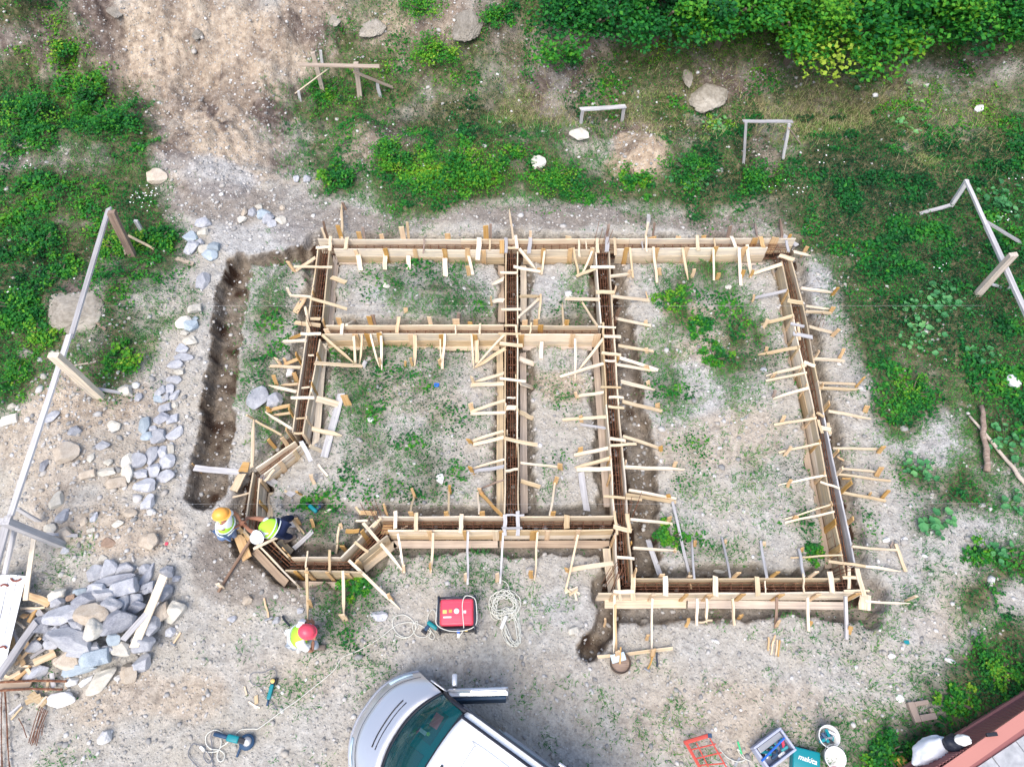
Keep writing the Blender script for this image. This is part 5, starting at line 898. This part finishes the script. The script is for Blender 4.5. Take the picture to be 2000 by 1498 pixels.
# barrow with wet mix
g = G(1210, 1296); e = empty('mixing_tub', g, 'round dark tub of wet mortar with a stained white rim', 'tub'); k = mpp(1210, 1296)
lathe('tub', [(.0, .02), (17*k, .02), (19*k, .16), (20.5*k, .165), (19*k, .0)], mat('dirty_tub', (.10, .075, .06), .8), e); o = lathe('mortar', [(0, .125), (10*k, .12), (17.5*k, .10)][::-1], WOOD[3], e); box('rim_sheet', e, (-.15, .12, .02, .17, .14, .165), WIN, .02, rot=(0, 0, .25)); member('stirring_stick', g+Vector((-.02, -.02, .16)), g+Vector((0, .25, .3)), .03, .03, 1, e)

# red rack, tool box, teal case, buckets
REDP = mat('faded_red_paint', (.55, .09, .07), .55); rz_ = P
def px_local(e, pts, z): return [P(a, b, z)-e.location for a, b in pts]
g = G(1380, 1470); e = empty('metal_rack', (g.x, g.y, 0), 'red steel grid frame lying near the bottom edge', 'rack')
for a, b, r_ in [((1336,1450),(1386,1435),.035),((1341,1452),(1368,1500),.03),((1384,1437),(1420,1500),.014),((1348,1464),(1398,1452),.012),((1358,1481),(1409,1469),.012),((1366,1494),(1416,1490),.012),((1360,1450),(1384,1498),.012)]:
    q = px_local(e, [a, b], .22 if r_ > .013 else .20); link('bar', tube_me('bar', q, r_, 6), REDP, e)
box('end_cap', e, (-.035, .035, -.035, .035, -.03, .03), DBLU, .01, loc=px_local(e, [(1386,1436)], .24)[0])
LILA = mat('grey_plastic', (.40, .43, .56), .5)
c0 = P(1512, 1462, .2); e = empty('tool_box', (c0.x, c0.y, 0), 'open grey toolbox full of teal tools near the bottom edge', 'toolbox', None, math.radians(31))
for b in [(-.31,.31,.17,.21,.02,.26),(-.31,.31,-.21,-.17,.02,.26),(-.31,-.27,-.17,.17,.02,.26),(.27,.31,-.17,.17,.02,.26),(-.27,.27,-.17,.17,.0,.04)]: box('side', e, b, LILA, .015)
box('tray', e, (-.25, .25, .07, .165, .18, .23), GRM, .01); link('handle', tube_me('h', [Vector((-.33, -.02, .28)), Vector((.24, .05, .29))], .018, 8), BLUE, e)
def inner(e, n, r_, z0, cols):
    for i in range(n): x_, y_ = random.uniform(-r_, r_), random.uniform(-r_*.6, r_*.6); box('tool', e, (-.07, .07, -.025, .025, -.02, .03), random.choice(cols), .012, loc=(x_, y_, z0+random.uniform(0, .05)), rot=(random.uniform(-.4, .4), random.uniform(-.4, .4), random.uniform(0, 3)))
inner(e, 26, .22, .12, [TEAL, DBLU, BLK, TEAL, DBLU, WHT, RED]);
c0 = P(1576, 1482, .25); e = empty('tool_case', (c0.x, c0.y, 0), 'closed teal plastic tool case with white lettering at the bottom edge', 'case', None, math.radians(-13))
box('case_lid', e, (-.22, .24, -.20, .16, .10, .22), TEAL, .025); box('case_base', e, (-.215, .235, -.195, .155, .0, .098), TEAL, .02); box('case_handle', e, (-.08, .08, .15, .19, .06, .12), BLK, .01)
def text(s, p, loc, size, m_, rz=0.0, name='lettering', shear=.2):
    cu = bpy.data.curves.new('t', 'FONT'); cu.body = s; cu.size = size; cu.extrude = .0015; cu.align_x = 'CENTER'; cu.align_y = 'CENTER'; cu.shear = shear; cu.offset = .002
    o = bpy.data.objects.new('t', cu); COL.objects.link(o); dg = bpy.context.evaluated_depsgraph_get(); dg.update(); me = bpy.data.meshes.new_from_object(o.evaluated_get(dg)); bpy.data.objects.remove(o)
    me.materials.clear(); q = link(name, me, m_, p, loc=loc); q.rotation_euler.z = rz; return q
text('makita', e, (.02, 0, .224), .12, WHT, -.08)
def bucket(px, py, lab, full, tilt):
    g = G(px, py); e = empty('bucket', g, lab, 'bucket', 'white buckets'); k = mpp(px, py, .2)
    lathe('pail', [(0, .01), (15*k, .01), (19*k, .30), (20.5*k, .31), (20.5*k, .285), (19.2*k, .28), (18.2*k, .29), (14.5*k, .03), (0, .03)], WHT, e, rot=(tilt, 0, 0)); link('bail', tube_me('b', spline([(20*k, 0, .29), (16*k, 14*k, .31), (0, 21*k, .32), (-16*k, 14*k, .31), (-20*k, 0, .29)], 4), .005, 5), GRM, e)
    if full: inner(e, 12, .12, .22, [TEAL, DBLU, BLK, GRM, TEAL])
    else: box('print', e, (-.08, .02, -.165, -.155, .08, .2), RED, 0)
bucket(1607, 1440, 'white bucket filled with teal tools, the upper of two', True, 0); bucket(1618, 1477, 'empty white bucket with red print, the lower of two', False, .1)
g = G(1445, 1470); e = empty('hand_tools', g, 'small green and white hand tools between rack and toolbox', 'hand tools'); box('trowel', e, (-.015, .015, -.1, .1, .02, .05), mat('green_grip', (.05, .5, .2), .5), .01, loc=(0, .08, 0), rot=(0, 0, .2)); box('blade', e, (-.02, .02, -.2, .1, .01, .02), GRM, .0, loc=(-.08, -.15, .0), rot=(0, 0, -.7))
cable('thin_cord', [(1466,1500),(1460,1480),(1470,1462),(1480,1445),(1500,1436),(1515,1436)], .006, CABD, 'thin dark cord curving behind the toolbox'); cable('rope', [(1404,1460),(1420,1478),(1440,1487),(1455,1482),(1448,1470),(1440,1462),(1450,1478),(1466,1486)], .008, CAB, 'pale rope tangled beside the red grid frame')

# ------------------------------------------------------------- terrace with red sheet skirt, lower right corner
SHT = mat('red_brown_sheet', (.27, .11, .11), .55, 0, .4); CAPM = mat('faded_red_cap', (.46, .20, .17), .55); PAV = mat('grey_paver', (.50, .51, .54), .85); L(PAV, ramp(PAV, noise(PAV, 9, 3), [(.3, (.30, .31, .33)), (.7, (.45, .46, .48))]), BS(PAV).inputs['Base Color'])
o0 = P(1980, 1480, .9); e = empty('terrace', (o0.x, o0.y, 0), 'raised terrace with ribbed red sheet skirt and grey pavers, lower right corner', 'terrace')
def pl(px, py, z): return P(px, py, z)-e.location
A0, A1 = pl(1755,1498+10,.25), pl(2090,1302,.25); B0, B1 = pl(1822,1505,.95), pl(2110,1330,.95); n = 46
V = []; F = []
for i in range(n*2+1):
    t = i/(n*2); up = .018 if i % 2 else 0; V += [A0.lerp(A1, t)+Vector((0, 0, up)), B0.lerp(B1, t)+Vector((-up, up, up))]
for i in range(n*2): F.append((i*2, i*2+2, i*2+3, i*2+1))
sk = mesh('skirt', V, F); o = link('ribbed_skirt', sk, SHT, e); so = o.modifiers.new('s', 'SOLIDIFY'); so.thickness = .01
def prism(name, q, z0, z1, m_):
    b = [Vector((v.x, v.y, z)) for z in (z1, z0) for v in q]; n_ = len(q); return link(name, mesh(name, b, [tuple(range(n_)), tuple(range(2*n_-1, n_-1, -1))]+[(i+n_, (i+1) % n_+n_, (i+1) % n_, i) for i in range(n_)]), m_, e)
def quadpx(a, b, c, d, z): return [pl(*q, z) for q in (a, b, c, d)]
prism('edge_strip', quadpx((1748,1510),(1762,1510),(2095,1303),(2090,1293),.27), .12, .28, CAPM)
prism('parapet_cap', quadpx((1822,1510),(1872,1512),(2120,1337),(2100,1318),1.0), .93, 1.0, CAPM)
uu = (pl(2110,1357,.95)-pl(1888,1506,.95)); ud = uu.normalized(); vd = Vector((ud.y, -ud.x, 0))
for i in range(-2, 7):
    for j in range(4):
        a = pl(1888,1506,.95)+ud*(i*.52+(.1*j % .26))+vd*(.03+j*.42); q = [a+ud*.008, a+ud*.512, a+ud*.512+vd*.412, a+ud*.008+vd*.412]; prism('paver', q, .90, .955+random.uniform(0, .004), PAV)
prism('slab', [pl(1888,1506,.9)-ud*1.4, pl(1888,1506,.9)+ud*3.4, pl(1888,1506,.9)+ud*3.4+vd*1.9, pl(1888,1506,.9)-ud*1.4+vd*1.9], .1, .895, DKM)
prism('side_wall', [pl(1830,1512,.9), pl(1905,1512,.9), pl(2110,1360,.9), pl(2095,1340,.9)], .0, .925, SHT)
def cloth(name, px, py, rx, ry, h, m_, lab, cat, seed, up=.0):
    g = P(px, py, up) if up else G(px, py); bm = bmesh.new(); bmesh.ops.create_icosphere(bm, subdivisions=4, radius=1)
    for v in bm.verts:
        n_ = v.co.normalized(); f = 1+.22*mn.noise(n_*1.6+Vector((seed,)*3))+.10*abs(mn.noise(n_*4+Vector((seed*2,)*3))); v.co = Vector((n_.x*rx*f, n_.y*ry*f, max(-.02, n_.z*h*f)))
    me = bpy.data.meshes.new(name); bm.to_mesh(me); bm.free(); o = link(name, me, m_, loc=g, smooth=True); return tag(o, lab, cat)
o = cloth('sheet', 1818, 1466, .36, .20, .22, mat('white_cloth', (.72, .74, .80), .8), 'crumpled white sheet lying against the terrace', 'sheet', 3.1, .55); o.rotation_euler.z = .45
o = cloth('bag', 1863, 1452, .17, .15, .2, mat('black_bag', (.02, .025, .04), .5), 'black bag squeezed between sheet and terrace', 'bag', 5.2, .75); cloth('bag', 1880, 1444, .12, .09, .12, mat('white_bag', (.8, .8, .78), .6), 'crumpled white plastic bag on the black one', 'bag', 8.8, 1.0)
cloth('bag', 1758, 1488, .12, .10, .1, mat('yellow_bag', (.75, .45, .12), .5), 'orange and yellow plastic bag in the weeds', 'bag', 1.8); g = P(1935, 1434, 1.01); o = link('box', box_me(-.09, .09, -.03, .03, 0, .05, .01), BLK, loc=g); o.rotation_euler.z = .1; tag(o, 'small black object lying on the red parapet', 'small box')
cloth('plastic_scrap', 1758, 1364, .07, .07, .03, WHT, 'crumpled white plastic scrap left of the broken brown block', 'plastic scrap', 2.8)
g = G(1797, 1388); e2 = empty('broken_block', g, 'reddish brown hollow concrete block broken open on one side', 'concrete block', None, .15); BLKM = mat('brown_concrete', (.33, .26, .22), .9)
for b in [(-.21,-.09,-.17,.17,0,.10),(-.09,.21,-.17,-.06,0,.10),(-.09,.18,.08,.16,0,.09),(.14,.22,-.06,.02,0,.08)]: box('block_side', e2, b, BLKM, .02)
# ------------------------------------------------------------- van
VAN = empty('van', (-2.48, 1.17, 0), 'silver van with white roof, front door open, cut off by the bottom edge', 'van', None, math.radians(-33.2))
PAINT = mat('silver_paint', (.56, .58, .63), .28, .55, .5); ROOFP = mat('white_roof_paint', (.80, .82, .85), .3, 0, .5); RUB_ = mat('black_rubber', (.015, .018, .03), .5); TYRE = mat('tyre', (.02, .02, .02), .85)
BS(PAINT).inputs['Coat Weight'].default_value = .6; BS(ROOFP).inputs['Coat Weight'].default_value = .4
GL = mat('tinted_glass', (.0, .25, .28), .03, 0, .6); GL.node_tree.nodes.clear(); nt_ = GL.node_tree
out = nt_.nodes.new('ShaderNodeOutputMaterial'); tr = nt_.nodes.new('ShaderNodeBsdfTransparent'); tr.inputs[0].default_value = (.80, .94, .94, 1); gl = nt_.nodes.new('ShaderNodeBsdfGlossy'); gl.inputs['Roughness'].default_value = .06; gl.inputs[0].default_value = (.8, .95, 1, 1)
fr = nt_.nodes.new('ShaderNodeFresnel'); fr.inputs[0].default_value = 1.5; mx = nt_.nodes.new('ShaderNodeMixShader'); nt_.links.new(fr.outputs[0], mx.inputs[0]); df = nt_.nodes.new('ShaderNodeBsdfDiffuse'); df.inputs[0].default_value = (.0, .16, .19, 1); m0 = nt_.nodes.new('ShaderNodeMixShader'); m0.inputs[0].default_value = .26; nt_.links.new(tr.outputs[0], m0.inputs[1]); nt_.links.new(df.outputs[0], m0.inputs[2]); nt_.links.new(m0.outputs[0], mx.inputs[1]); nt_.links.new(gl.outputs[0], mx.inputs[2]); nt_.links.new(mx.outputs[0], out.inputs[0])
HW = .94                                      # half width
def loft(name, st, m_, p, close=True, thick=None):
    k = len(st[0]); V = [v for s in st for v in s]; F = []
    for i in range(len(st)-1):
        for j in range(k-1): F.append((i*k+j, i*k+j+1, (i+1)*k+j+1, (i+1)*k+j))
    o = link(name, mesh(name, V, F), m_, p, smooth=True); bm = bmesh.new(); bm.from_mesh(o.data); bmesh.ops.recalc_face_normals(bm, faces=bm.faces); bm.to_mesh(o.data); bm.free()
    if thick: a = o.modifiers.new('s', 'SOLIDIFY'); a.thickness = thick; a.offset = -1
    return o
def fx(y, x0, k=.34, pw=2.6): return x0+k*abs(y/HW)**pw            # plan curve of the nose
ys = [HW*math.sin(math.pi/2*t/12) for t in range(-12, 13)]
# nose and bonnet, front to cowl
rows = []
for (x0, z, kk, wf) in [(.06,.30,.40,.98),(.0,.42,.42,1.0),(-.02,.62,.42,1.0),(.02,.74,.44,.995),(.09,.84,.42,.985),(.22,.92,.38,.97),(.42,1.0,.32,.955),(.60,1.06,.30,.94),(.72,1.10,.36,.90)]:
    rows.append([(fx(y, x0, kk), y*wf, z-.06*abs(y/HW)**3*(1 if z > .8 else .3)) for y in ys])
loft('bonnet', rows, PAINT, VAN, thick=.02)
loft('bumper', [[(fx(y, x0, .42), y*1.01, z) for y in ys] for x0, z in [(-.05,.25),(-.09,.33),(-.09,.48),(-.05,.55)]], mat('bumper_grey', (.42, .44, .50), .5), VAN, thick=.02)
for s in (-1, 1): loft('headlight', [[(fx(s*y, .0, .42)-.012+dx, s*y*1.0, z) for y in (.50, .62, .74, .84)] for z, dx in ((.60, .0), (.70, .0), (.80, .06))], WIN, VAN, thick=.01)
link('bonnet_seam', tube_me('seam', [(fx(y, .13, .42)+.0, y*.97, .885-.06*abs(y/HW)**3) for y in ys[2:-2]], .006, 4), DKM, VAN)
for dx in (0, .07):
    link('air_slot', tube_me('slot', [(.46+dx+.30*abs(y/HW)**2.3, y, 1.015+dx*.22-.02*abs(y)**2) for y in [-.42+.84*i/10 for i in range(11)]], .013, 5), RUB_, VAN)
# windscreen
WS0 = lambda y: (.76+.30*abs(y/HW)**2.2, y, 1.12-.03*abs(y/HW)**2); WS1 = lambda y: (1.50+.07*abs(y/HW)**2.2, y*.90, 1.84-.03*abs(y/HW)**2)
yw = [-.86+1.72*i/16 for i in range(17)]
rows = []
for i in range(9):
    t = i/8; rows.append([tuple(Vector(WS0(y)).lerp(Vector(WS1(y)), t)+Vector((-.05, 0, .045))*math.sin(math.pi*t)) for y in yw])
loft('windscreen', rows, GL, VAN)
for k, (f0, yy, r_) in enumerate([(WS0, yw, .032), (WS1, yw, .024)]): link('windscreen_seal', tube_me('seal', [Vector(f0(y)) for y in yy], r_, 6), RUB_, VAN)
for s in (-1, 1): link('pillar', tube_me('pillar', [Vector(WS0(.88*s))+Vector((.02, 0, 0)), Vector(WS0(.88*s)).lerp(Vector(WS1(.9*s)), .5)+Vector((-.03, 0, .05)), Vector(WS1(.92*s))], .038, 8), RUB_ if s > 0 else PAINT, VAN, smooth=True)
for y0, y1 in ((-.05, -.65), (.65, .1)): link('wiper', tube_me('wiper', [Vector(WS0(y0))+Vector((.03, 0, .05)), Vector(WS0((y0+y1)/2))+Vector((.10, 0, .11)), Vector(WS0(y1))+Vector((.12, 0, .12))], .008, 5), RUB_, VAN)
DASH = mat('teal_grey_interior', (.0, .13, .14), .8); box('dashboard', VAN, (1.0, 1.42, -.82, .82, .95, 1.06), DASH, .04); box('seat', VAN, (1.55, 2.05, -.78, -.1, .5, 1.0), BLK, .08); box('seat', VAN, (1.55, 2.05, .15, .78, .5, 1.0), BLK, .08); box('cabin_floor', VAN, (.8, 4.8, -.85, .85, .32, .36), BLK, 0)
lathe('steering_wheel', [(.17, 0), (.185, .015), (.2, 0), (.185, -.015), (.17, 0)], BLK, VAN, loc=(1.42, -.40, 1.12), rot=(0, -1.0, 0))
box('dash_mat', VAN, (1.04, 1.30, .12, .64, 1.062, 1.07), RUB_, .0); box('dash_top_tray', VAN, (.90, 1.30, -.55, -.05, 1.062, 1.08), BLK, .01); o = box('red_folder', VAN, (-.075, .075, -.11, .11, 0, .012), mat('red_folder', (.9, .08, .10), .5), 0, loc=(1.17, .47, 1.085), rot=(0, 0, .05))
box('paper', VAN, (-.07, .06, -.03, .03, 0, .006), WHT, 0, loc=(1.08, .22, 1.07)); lathe('air_freshener', [(0, .02), (.03, .01), (.03, 0)][::-1], mat('lime', (.4, .7, .05), .5), VAN, loc=(1.17, .24, 1.08))
# roof
rows = []
for x in [1.50, 1.60, 1.9, 2.6, 3.4, 4.2, 4.75, 4.86]:
    f = .985 if x < 1.55 else 1; rows.append([(x+(.07*abs(y/HW)**2.2 if x < 1.7 else 0), y*.90*f, 1.86+.035*math.cos(y/HW*1.4)+(-.03 if x in (1.5, 4.86) else 0)-.04*abs(y/HW)**6) for y in ys])
loft('roof', rows, ROOFP, VAN, thick=.02)
for s in (-1, 1):
    link('roof_rail', tube_me('rail', [Vector((1.56, s*.73, 1.895)), Vector((4.7, s*.73, 1.895))], .024, 6), RUB_, VAN); link('roof_gutter', tube_me('gutter', [Vector((1.5, s*.865, 1.835)), Vector((4.8, s*.865, 1.835))], .018, 6), DKM, VAN)
for y0 in (-.25, .25): link('roof_crease', tube_me('c', [Vector((2.25, y0, 1.898)), Vector((4.6, y0, 1.898))], .006, 4), GRM, VAN)
link('roof_panel_line', tube_me('c', spline([(4.6, .55, 1.893), (2.1, .55, 1.893), (1.98, .5, 1.895), (1.95, .4, 1.897), (1.95, -.4, 1.897), (1.98, -.5, 1.895), (2.1, -.55, 1.893), (4.6, -.55, 1.893)], 3), .005, 4), GRM, VAN); box('aerial_base', VAN, (1.68, 1.72, -.03, .03, 1.89, 1.92), BLK, .008)
# sides
def side(s, x0, x1, name):
    rows = [[(x, s*y, z) for y, z in [(.90, .28), (.95, .45), (.955, .75), (.945, 1.0), (.93, 1.10)]] for x in [x0+(x1-x0)*i/4 for i in range(5)]]; return loft(name, rows, PAINT, VAN, thick=.02)
side(-1, .72, 4.86, 'side_panel'); side(1, .72, 1.05, 'front_wing'); side(1, 2.1, 4.86, 'side_panel')
for s, x0 in ((-1, 1.0), (1, 2.2)): loft('side_window', [[(x, s*.93, 1.10), (x, s*.90, 1.45), (x, s*.868, 1.80)] for x in (x0, 3.3, 4.75)], GL, VAN)
box('sill', VAN, (.95, 2.2, .80, .94, .30, .40), DKM, .02); box('rear_panel', VAN, (4.84, 4.88, -.92, .92, .3, 1.8), PAINT, .0)
for x0 in (.95, 3.9):
    for s in (-1, 1):
        w_ = empty('wheel', (0, 0, 0), None, None); w_.parent = VAN; w_.location = (x0-.15, s*.82, .32); w_.rotation_euler = (math.pi/2, 0, 0)
        lathe('tyre', [(.2, -.1), (.3, -.1), (.32, -.06), (.32, .06), (.3, .1), (.2, .1)], TYRE, w_); lathe('rim', [(0, .03), (.1, .02), (.2, .06)], GRM, w_)
# open front door on the photo's right side
d = empty('front_door', (0, 0, 0), None, None); d.parent = VAN; d.location = (1.07, .95, 0); d.rotation_euler = (0, 0, math.radians(35))
rows = [[(x, y, z) for y, z in [(-.02, .34), (.03, .5), (.035, .8), (.01, 1.08)]] for x in (0, .4, .75, 1.0)]
def dl(n, r, m_, th): o = loft(n, r, m_, d, thick=th); return o
dl('door_skin', rows, PAINT, .09); dl('door_glass', [[(x, -.01, 1.08), (x, -.06, 1.45), (x, -.10, 1.74)] for x in (.18, .5, .92)], GL, None); link('door_window_frame', tube_me('f', [(.0, 0, 1.08), (.42, -.09, 1.76), (.95, -.10, 1.76), (.99, -.01, 1.08)], .026, 6), PAINT, d); box('door_trim', d, (.04, .96, -.15, -.085, .4, 1.0), DBLU, .02); box('door_top', d, (.0, 1.0, -.10, .035, 1.06, 1.10), PAINT, .015)
box('mirror', d, (.06, .15, .06, .26, 1.0, 1.2), PAINT, .03); link('mirror_arm', tube_me('a', [(.10, -.02, 1.06), (.10, .12, 1.08)], .03, 6), BLK, d)
sd_ = box('sliding_door', VAN, (3.15, 4.2, .99, 1.04, .4, 1.75), PAINT, .02); box('sliding_door_rail', VAN, (2.2, 4.6, .935, .965, 1.02, 1.06), GRM, .0)

# ------------------------------------------------------------- people
SKIN = mat('skin', (.36, .17, .11), .6); VEST = mat('hi_vis_vest', (.42, .80, .06), .7); TEE = mat('white_tshirt', (.80, .82, .84), .85); JEAN = mat('blue_jeans', (.16, .24, .42), .9); NAVY = mat('navy_trousers', (.012, .02, .06), .9); GREYP = mat('light_trousers', (.50, .54, .60), .9); STRP = mat('reflective_strip', (.62, .68, .70), .35); HAIR = mat('dark_hair', (.03, .02, .015), .8); SHOE = mat('dusty_shoe', (.16, .13, .11), .9)
def skin(name, J, E, m_, parent, sub=2, extra=None):
    names = list(J); me = bpy.data.meshes.new('s'); me.from_pydata([J[n][0] for n in names], [(names.index(a), names.index(b)) for a, b in E], []); o = bpy.data.objects.new('s', me); COL.objects.link(o)
    md = o.modifiers.new('k', 'SKIN'); md.use_smooth_shade = True; sv = me.skin_vertices[0].data
    for i, n in enumerate(names): r = J[n][1]; sv[i].radius = (r, r) if not isinstance(r, tuple) else r; sv[i].use_root = (i == 0)
    o.modifiers.new('u', 'SUBSURF').levels = sub; o.modifiers['u'].render_levels = sub
    dg = bpy.context.evaluated_depsgraph_get(); dg.update(); m2 = bpy.data.meshes.new_from_object(o.evaluated_get(dg)); bpy.data.objects.remove(o)
    if extra:
        bm = bmesh.new(); bm.from_mesh(m2)
        for x in extra: bm.from_mesh(x)
        bm.to_mesh(m2); bm.free()
    m2.materials.clear(); return link(name, m2, m_, parent, smooth=True)
def hand_me(w, d, up):
    d = d.normalized(); s = d.cross(up).normalized(); u = s.cross(d); out = []
    def chain(pts, rr):
        return tube_me('f', pts, rr, 6)
    pm = box_me(-.045, .045, -.04, .04, -.014, .014, .012); R = Matrix((d, s, u)).transposed()
    for v in pm.vertices: v.co = w+d*.045+R @ v.co
    out.append(pm)
    for k, (off, ln) in enumerate(((-.03, .068), (-.010, .08), (.011, .075), (.031, .058))):
        b = w+d*.08+s*off; out.append(chain([b, b+d*ln*.5, b+d*ln*.75-u*ln*.35, b+d*ln*.6-u*ln*.7], .0095))
    b = w+d*.02-s*.035; out.append(chain([b, b-s*.03+d*.03, b-s*.03+d*.065-u*.02], .011)); return out
def person(label, ft, kn, hp, ch, nk, hd, sh, el, ha, look, top, bottom, sleeve, helmet, half_vest=True):
    base = Vector(((ft[0].x+ft[1].x)/2, (ft[0].y+ft[1].y)/2, min(ft[0].z, ft[1].z))); e = empty('person', base, label, 'person', 'workers on the site'); Lc = lambda v: Vector(v)-base
    s_ = (sh[1]-sh[0]).normalized()
    hipL, hipR = hp-s_*.11, hp+s_*.11
    J = {'chest': (Lc(ch), (.15, .11)), 'pelvis': (Lc(hp), (.14, .11)), 'neck': (Lc(nk), .055), 'head': (Lc(hd), .085), 'crown': (Lc(hd+(hd-nk).normalized()*.06), .06)}; E = [('pelvis', 'chest'), ('chest', 'neck'), ('neck', 'head'), ('head', 'crown')]
    ex = []
    for i, (c, hipx) in enumerate((('l', hipL), ('r', hipR))):
        J['sh'+c] = (Lc(sh[i]), .06); J['el'+c] = (Lc(el[i]), .042); J['wr'+c] = (Lc(ha[i]), .028); E += [('chest', 'sh'+c), ('sh'+c, 'el'+c), ('el'+c, 'wr'+c)]
        J['hp'+c] = (Lc(hipx), .09); J['kn'+c] = (Lc(kn[i]), .058); J['an'+c] = (Lc(ft[i]+Vector((0, 0, .08))), .04); E += [('pelvis', 'hp'+c), ('hp'+c, 'kn'+c), ('kn'+c, 'an'+c)]
        ex += hand_me(Lc(ha[i]), ha[i]-el[i], Vector((0, 0, 1)))
    nz = Lc(hd)+look*.1; ex.append(tube_me('nose', [nz-look*.03, nz+look*.015-Vector((0, 0, .01))], .014, 6))
    for sg in (-1, 1):
        r_ = look.cross((hd-nk).normalized()).normalized(); q = Lc(hd)+r_*sg*.088; ex.append(tube_me('ear', [q-look*.01, q+look*.02+r_*sg*.008], .02, 6))
    skin('body', J, E, SKIN, e, 2, ex)
    # clothes follow the body
    t_ = {'chest': (Lc(ch), (.185, .14)), 'pelvis': (Lc(hp+(ch-hp)*.12), (.175, .14)), 'top': (Lc(ch.lerp(nk, .6)), (.115, .10))}; Et = [('pelvis', 'chest'), ('chest', 'top')]
    for i, c in enumerate('lr'): t_['s'+c] = (Lc(sh[i]), .082); t_['e'+c] = (Lc(sh[i].lerp(el[i], sleeve)), .064); Et += [('chest', 's'+c), ('s'+c, 'e'+c)]
    skin('tshirt', t_, Et, top, e)
    b_ = {'pelvis': (Lc(hp), (.165, .135))}; Eb = []
    for i, (c, hipx) in enumerate((('l', hipL), ('r', hipR))): b_['h'+c] = (Lc(hipx), .11); b_['k'+c] = (Lc(kn[i]), .082); b_['a'+c] = (Lc(ft[i]+Vector((0, 0, .12))), .062); Eb += [('pelvis', 'h'+c), ('h'+c, 'k'+c), ('k'+c, 'a'+c)]
    skin('trousers', b_, Eb, bottom, e)
    for i in range(2):
        d_ = look.copy(); d_.z = 0; d_.normalize(); q = Lc(ft[i]); o = link('shoe', box_me(-.10, .17, -.05, .05, 0, .09, .035, 3), SHOE, e, loc=q, smooth=True); o.rotation_euler.z = math.atan2(d_.y, d_.x)
    # vest: shell round chest, with a strip band and shoulder straps
    v_ = {'chest': (Lc(ch.lerp(nk, .1)), (.215, .17)), 'pelvis': (Lc(hp+(ch-hp)*.15), (.205, .168)), 'sl': (Lc(sh[0].lerp(ch, .10)+(nk-ch)*.10), .118), 'sr': (Lc(sh[1].lerp(ch, .10)+(nk-ch)*.10), .118)}; skin('vest', v_, [('pelvis', 'chest'), ('chest', 'sl'), ('chest', 'sr')], VEST, e)
    ax = (ch-hp).normalized(); f_ = ax.cross(s_).normalized()
    for t in (.38, .78):
        c_ = Lc(hp.lerp(ch, t)); pts = [c_+s_*math.cos(a)*.198+f_*math.sin(a)*.160 for a in [6.2832*i/20 for i in range(21)]]; link('reflective_strip', tube_me('strip', pts, .016, 4), STRP, e, smooth=True)
    # helmet
    up = (hd-nk).normalized(); up = (up+Vector((0, 0, .6))).normalized(); fw = (look-up*look.dot(up)).normalized(); sd2 = up.cross(fw)
    sd2 = sd2*1.0; R = Matrix((fw, sd2, up)).transposed().to_4x4(); hm = lathe('helmet', [(.138, -.005), (.124, .0), (.121, .03), (.108, .08), (.072, .115), (.03, .130), (0, .132)], helmet, e, n=28); 
    for v in hm.data.vertices:
        v.co.x *= 1.14
        if v.co.z < .0 and v.co.x > .05: v.co.x += .022
    hm.matrix_basis = Matrix.Translation(Lc(hd)+up*.03) @ R
    for yy in (-.028, 0, .028): link('helmet_ridge', tube_me('r', [(-.115, yy, .066), (-.06, yy, .115-abs(yy)*.3), (0, yy, .133-abs(yy)*.3), (.06, yy, .117-abs(yy)*.3), (.115, yy, .068)], .006, 5), helmet, hm)
    hb = {'a': (Lc(hd-look*.03), .085), 'b': (Lc(hd-look*.05-up*.05), .06)}; skin('hair', hb, [('a', 'b')], HAIR, e, 1)
    return e
HO = mat('orange_helmet', (.90, .40, .07), .35, 0, .5); HW_ = mat('white_helmet', (.85, .86, .88), .35, 0, .5); HR = mat('red_helmet', (.80, .08, .13), .35, 0, .5)
person('worker in orange helmet and lime vest standing left of the bay wall, reaching right',
 (G(463,1052), G(440,1055)), (P(452,1036,.5), P(432,1048,.5)), P(441,1034,.88), P(440,1020,1.18), P(434,1012,1.38), P(432,1006,1.50), (P(447,1000,1.32), P(428,1030,1.32)), (P(461,1003,1.12), P(446,1034,1.08)), (P(470,1018,.92), P(472,1024,.80)),
 Vector((.75, .2, -.55)).normalized(), TEE, JEAN, .55, HO)
person('worker in white helmet and navy trousers bending over the slanting bay wall',
 (G(571,1052), G(574,1014)), (P(556,1046,.45), P(556,1015,.48)), P(545,1031,.78), P(524,1031,.92), P(511,1040,.97), P(505,1047,.98), (P(508,1044,.92), P(521,1016,.95)), (P(488,1036,.85), P(501,1012,.85)), (P(474,1022,.72), P(485,1012,.62)),
 Vector((-.75, -.45, -.5)).normalized(), TEE, NAVY, .22, HW_)
person('worker in red helmet crouching on the open yard left of the generator',
 (G(606,1226), G(620,1265)), (P(606,1224,.46), P(614,1256,.46)), P(578,1246,.38), P(584,1240,.68), P(593,1236,.88), P(599,1234,1.0), (P(588,1218,.82), P(588,1260,.82)), (P(596,1212,.6), P(609,1272,.58)), (P(607,1214,.42), P(612,1250,.62)),
 Vector((.8, .0, -.55)).normalized(), TEE, GREYP, .7, HR)
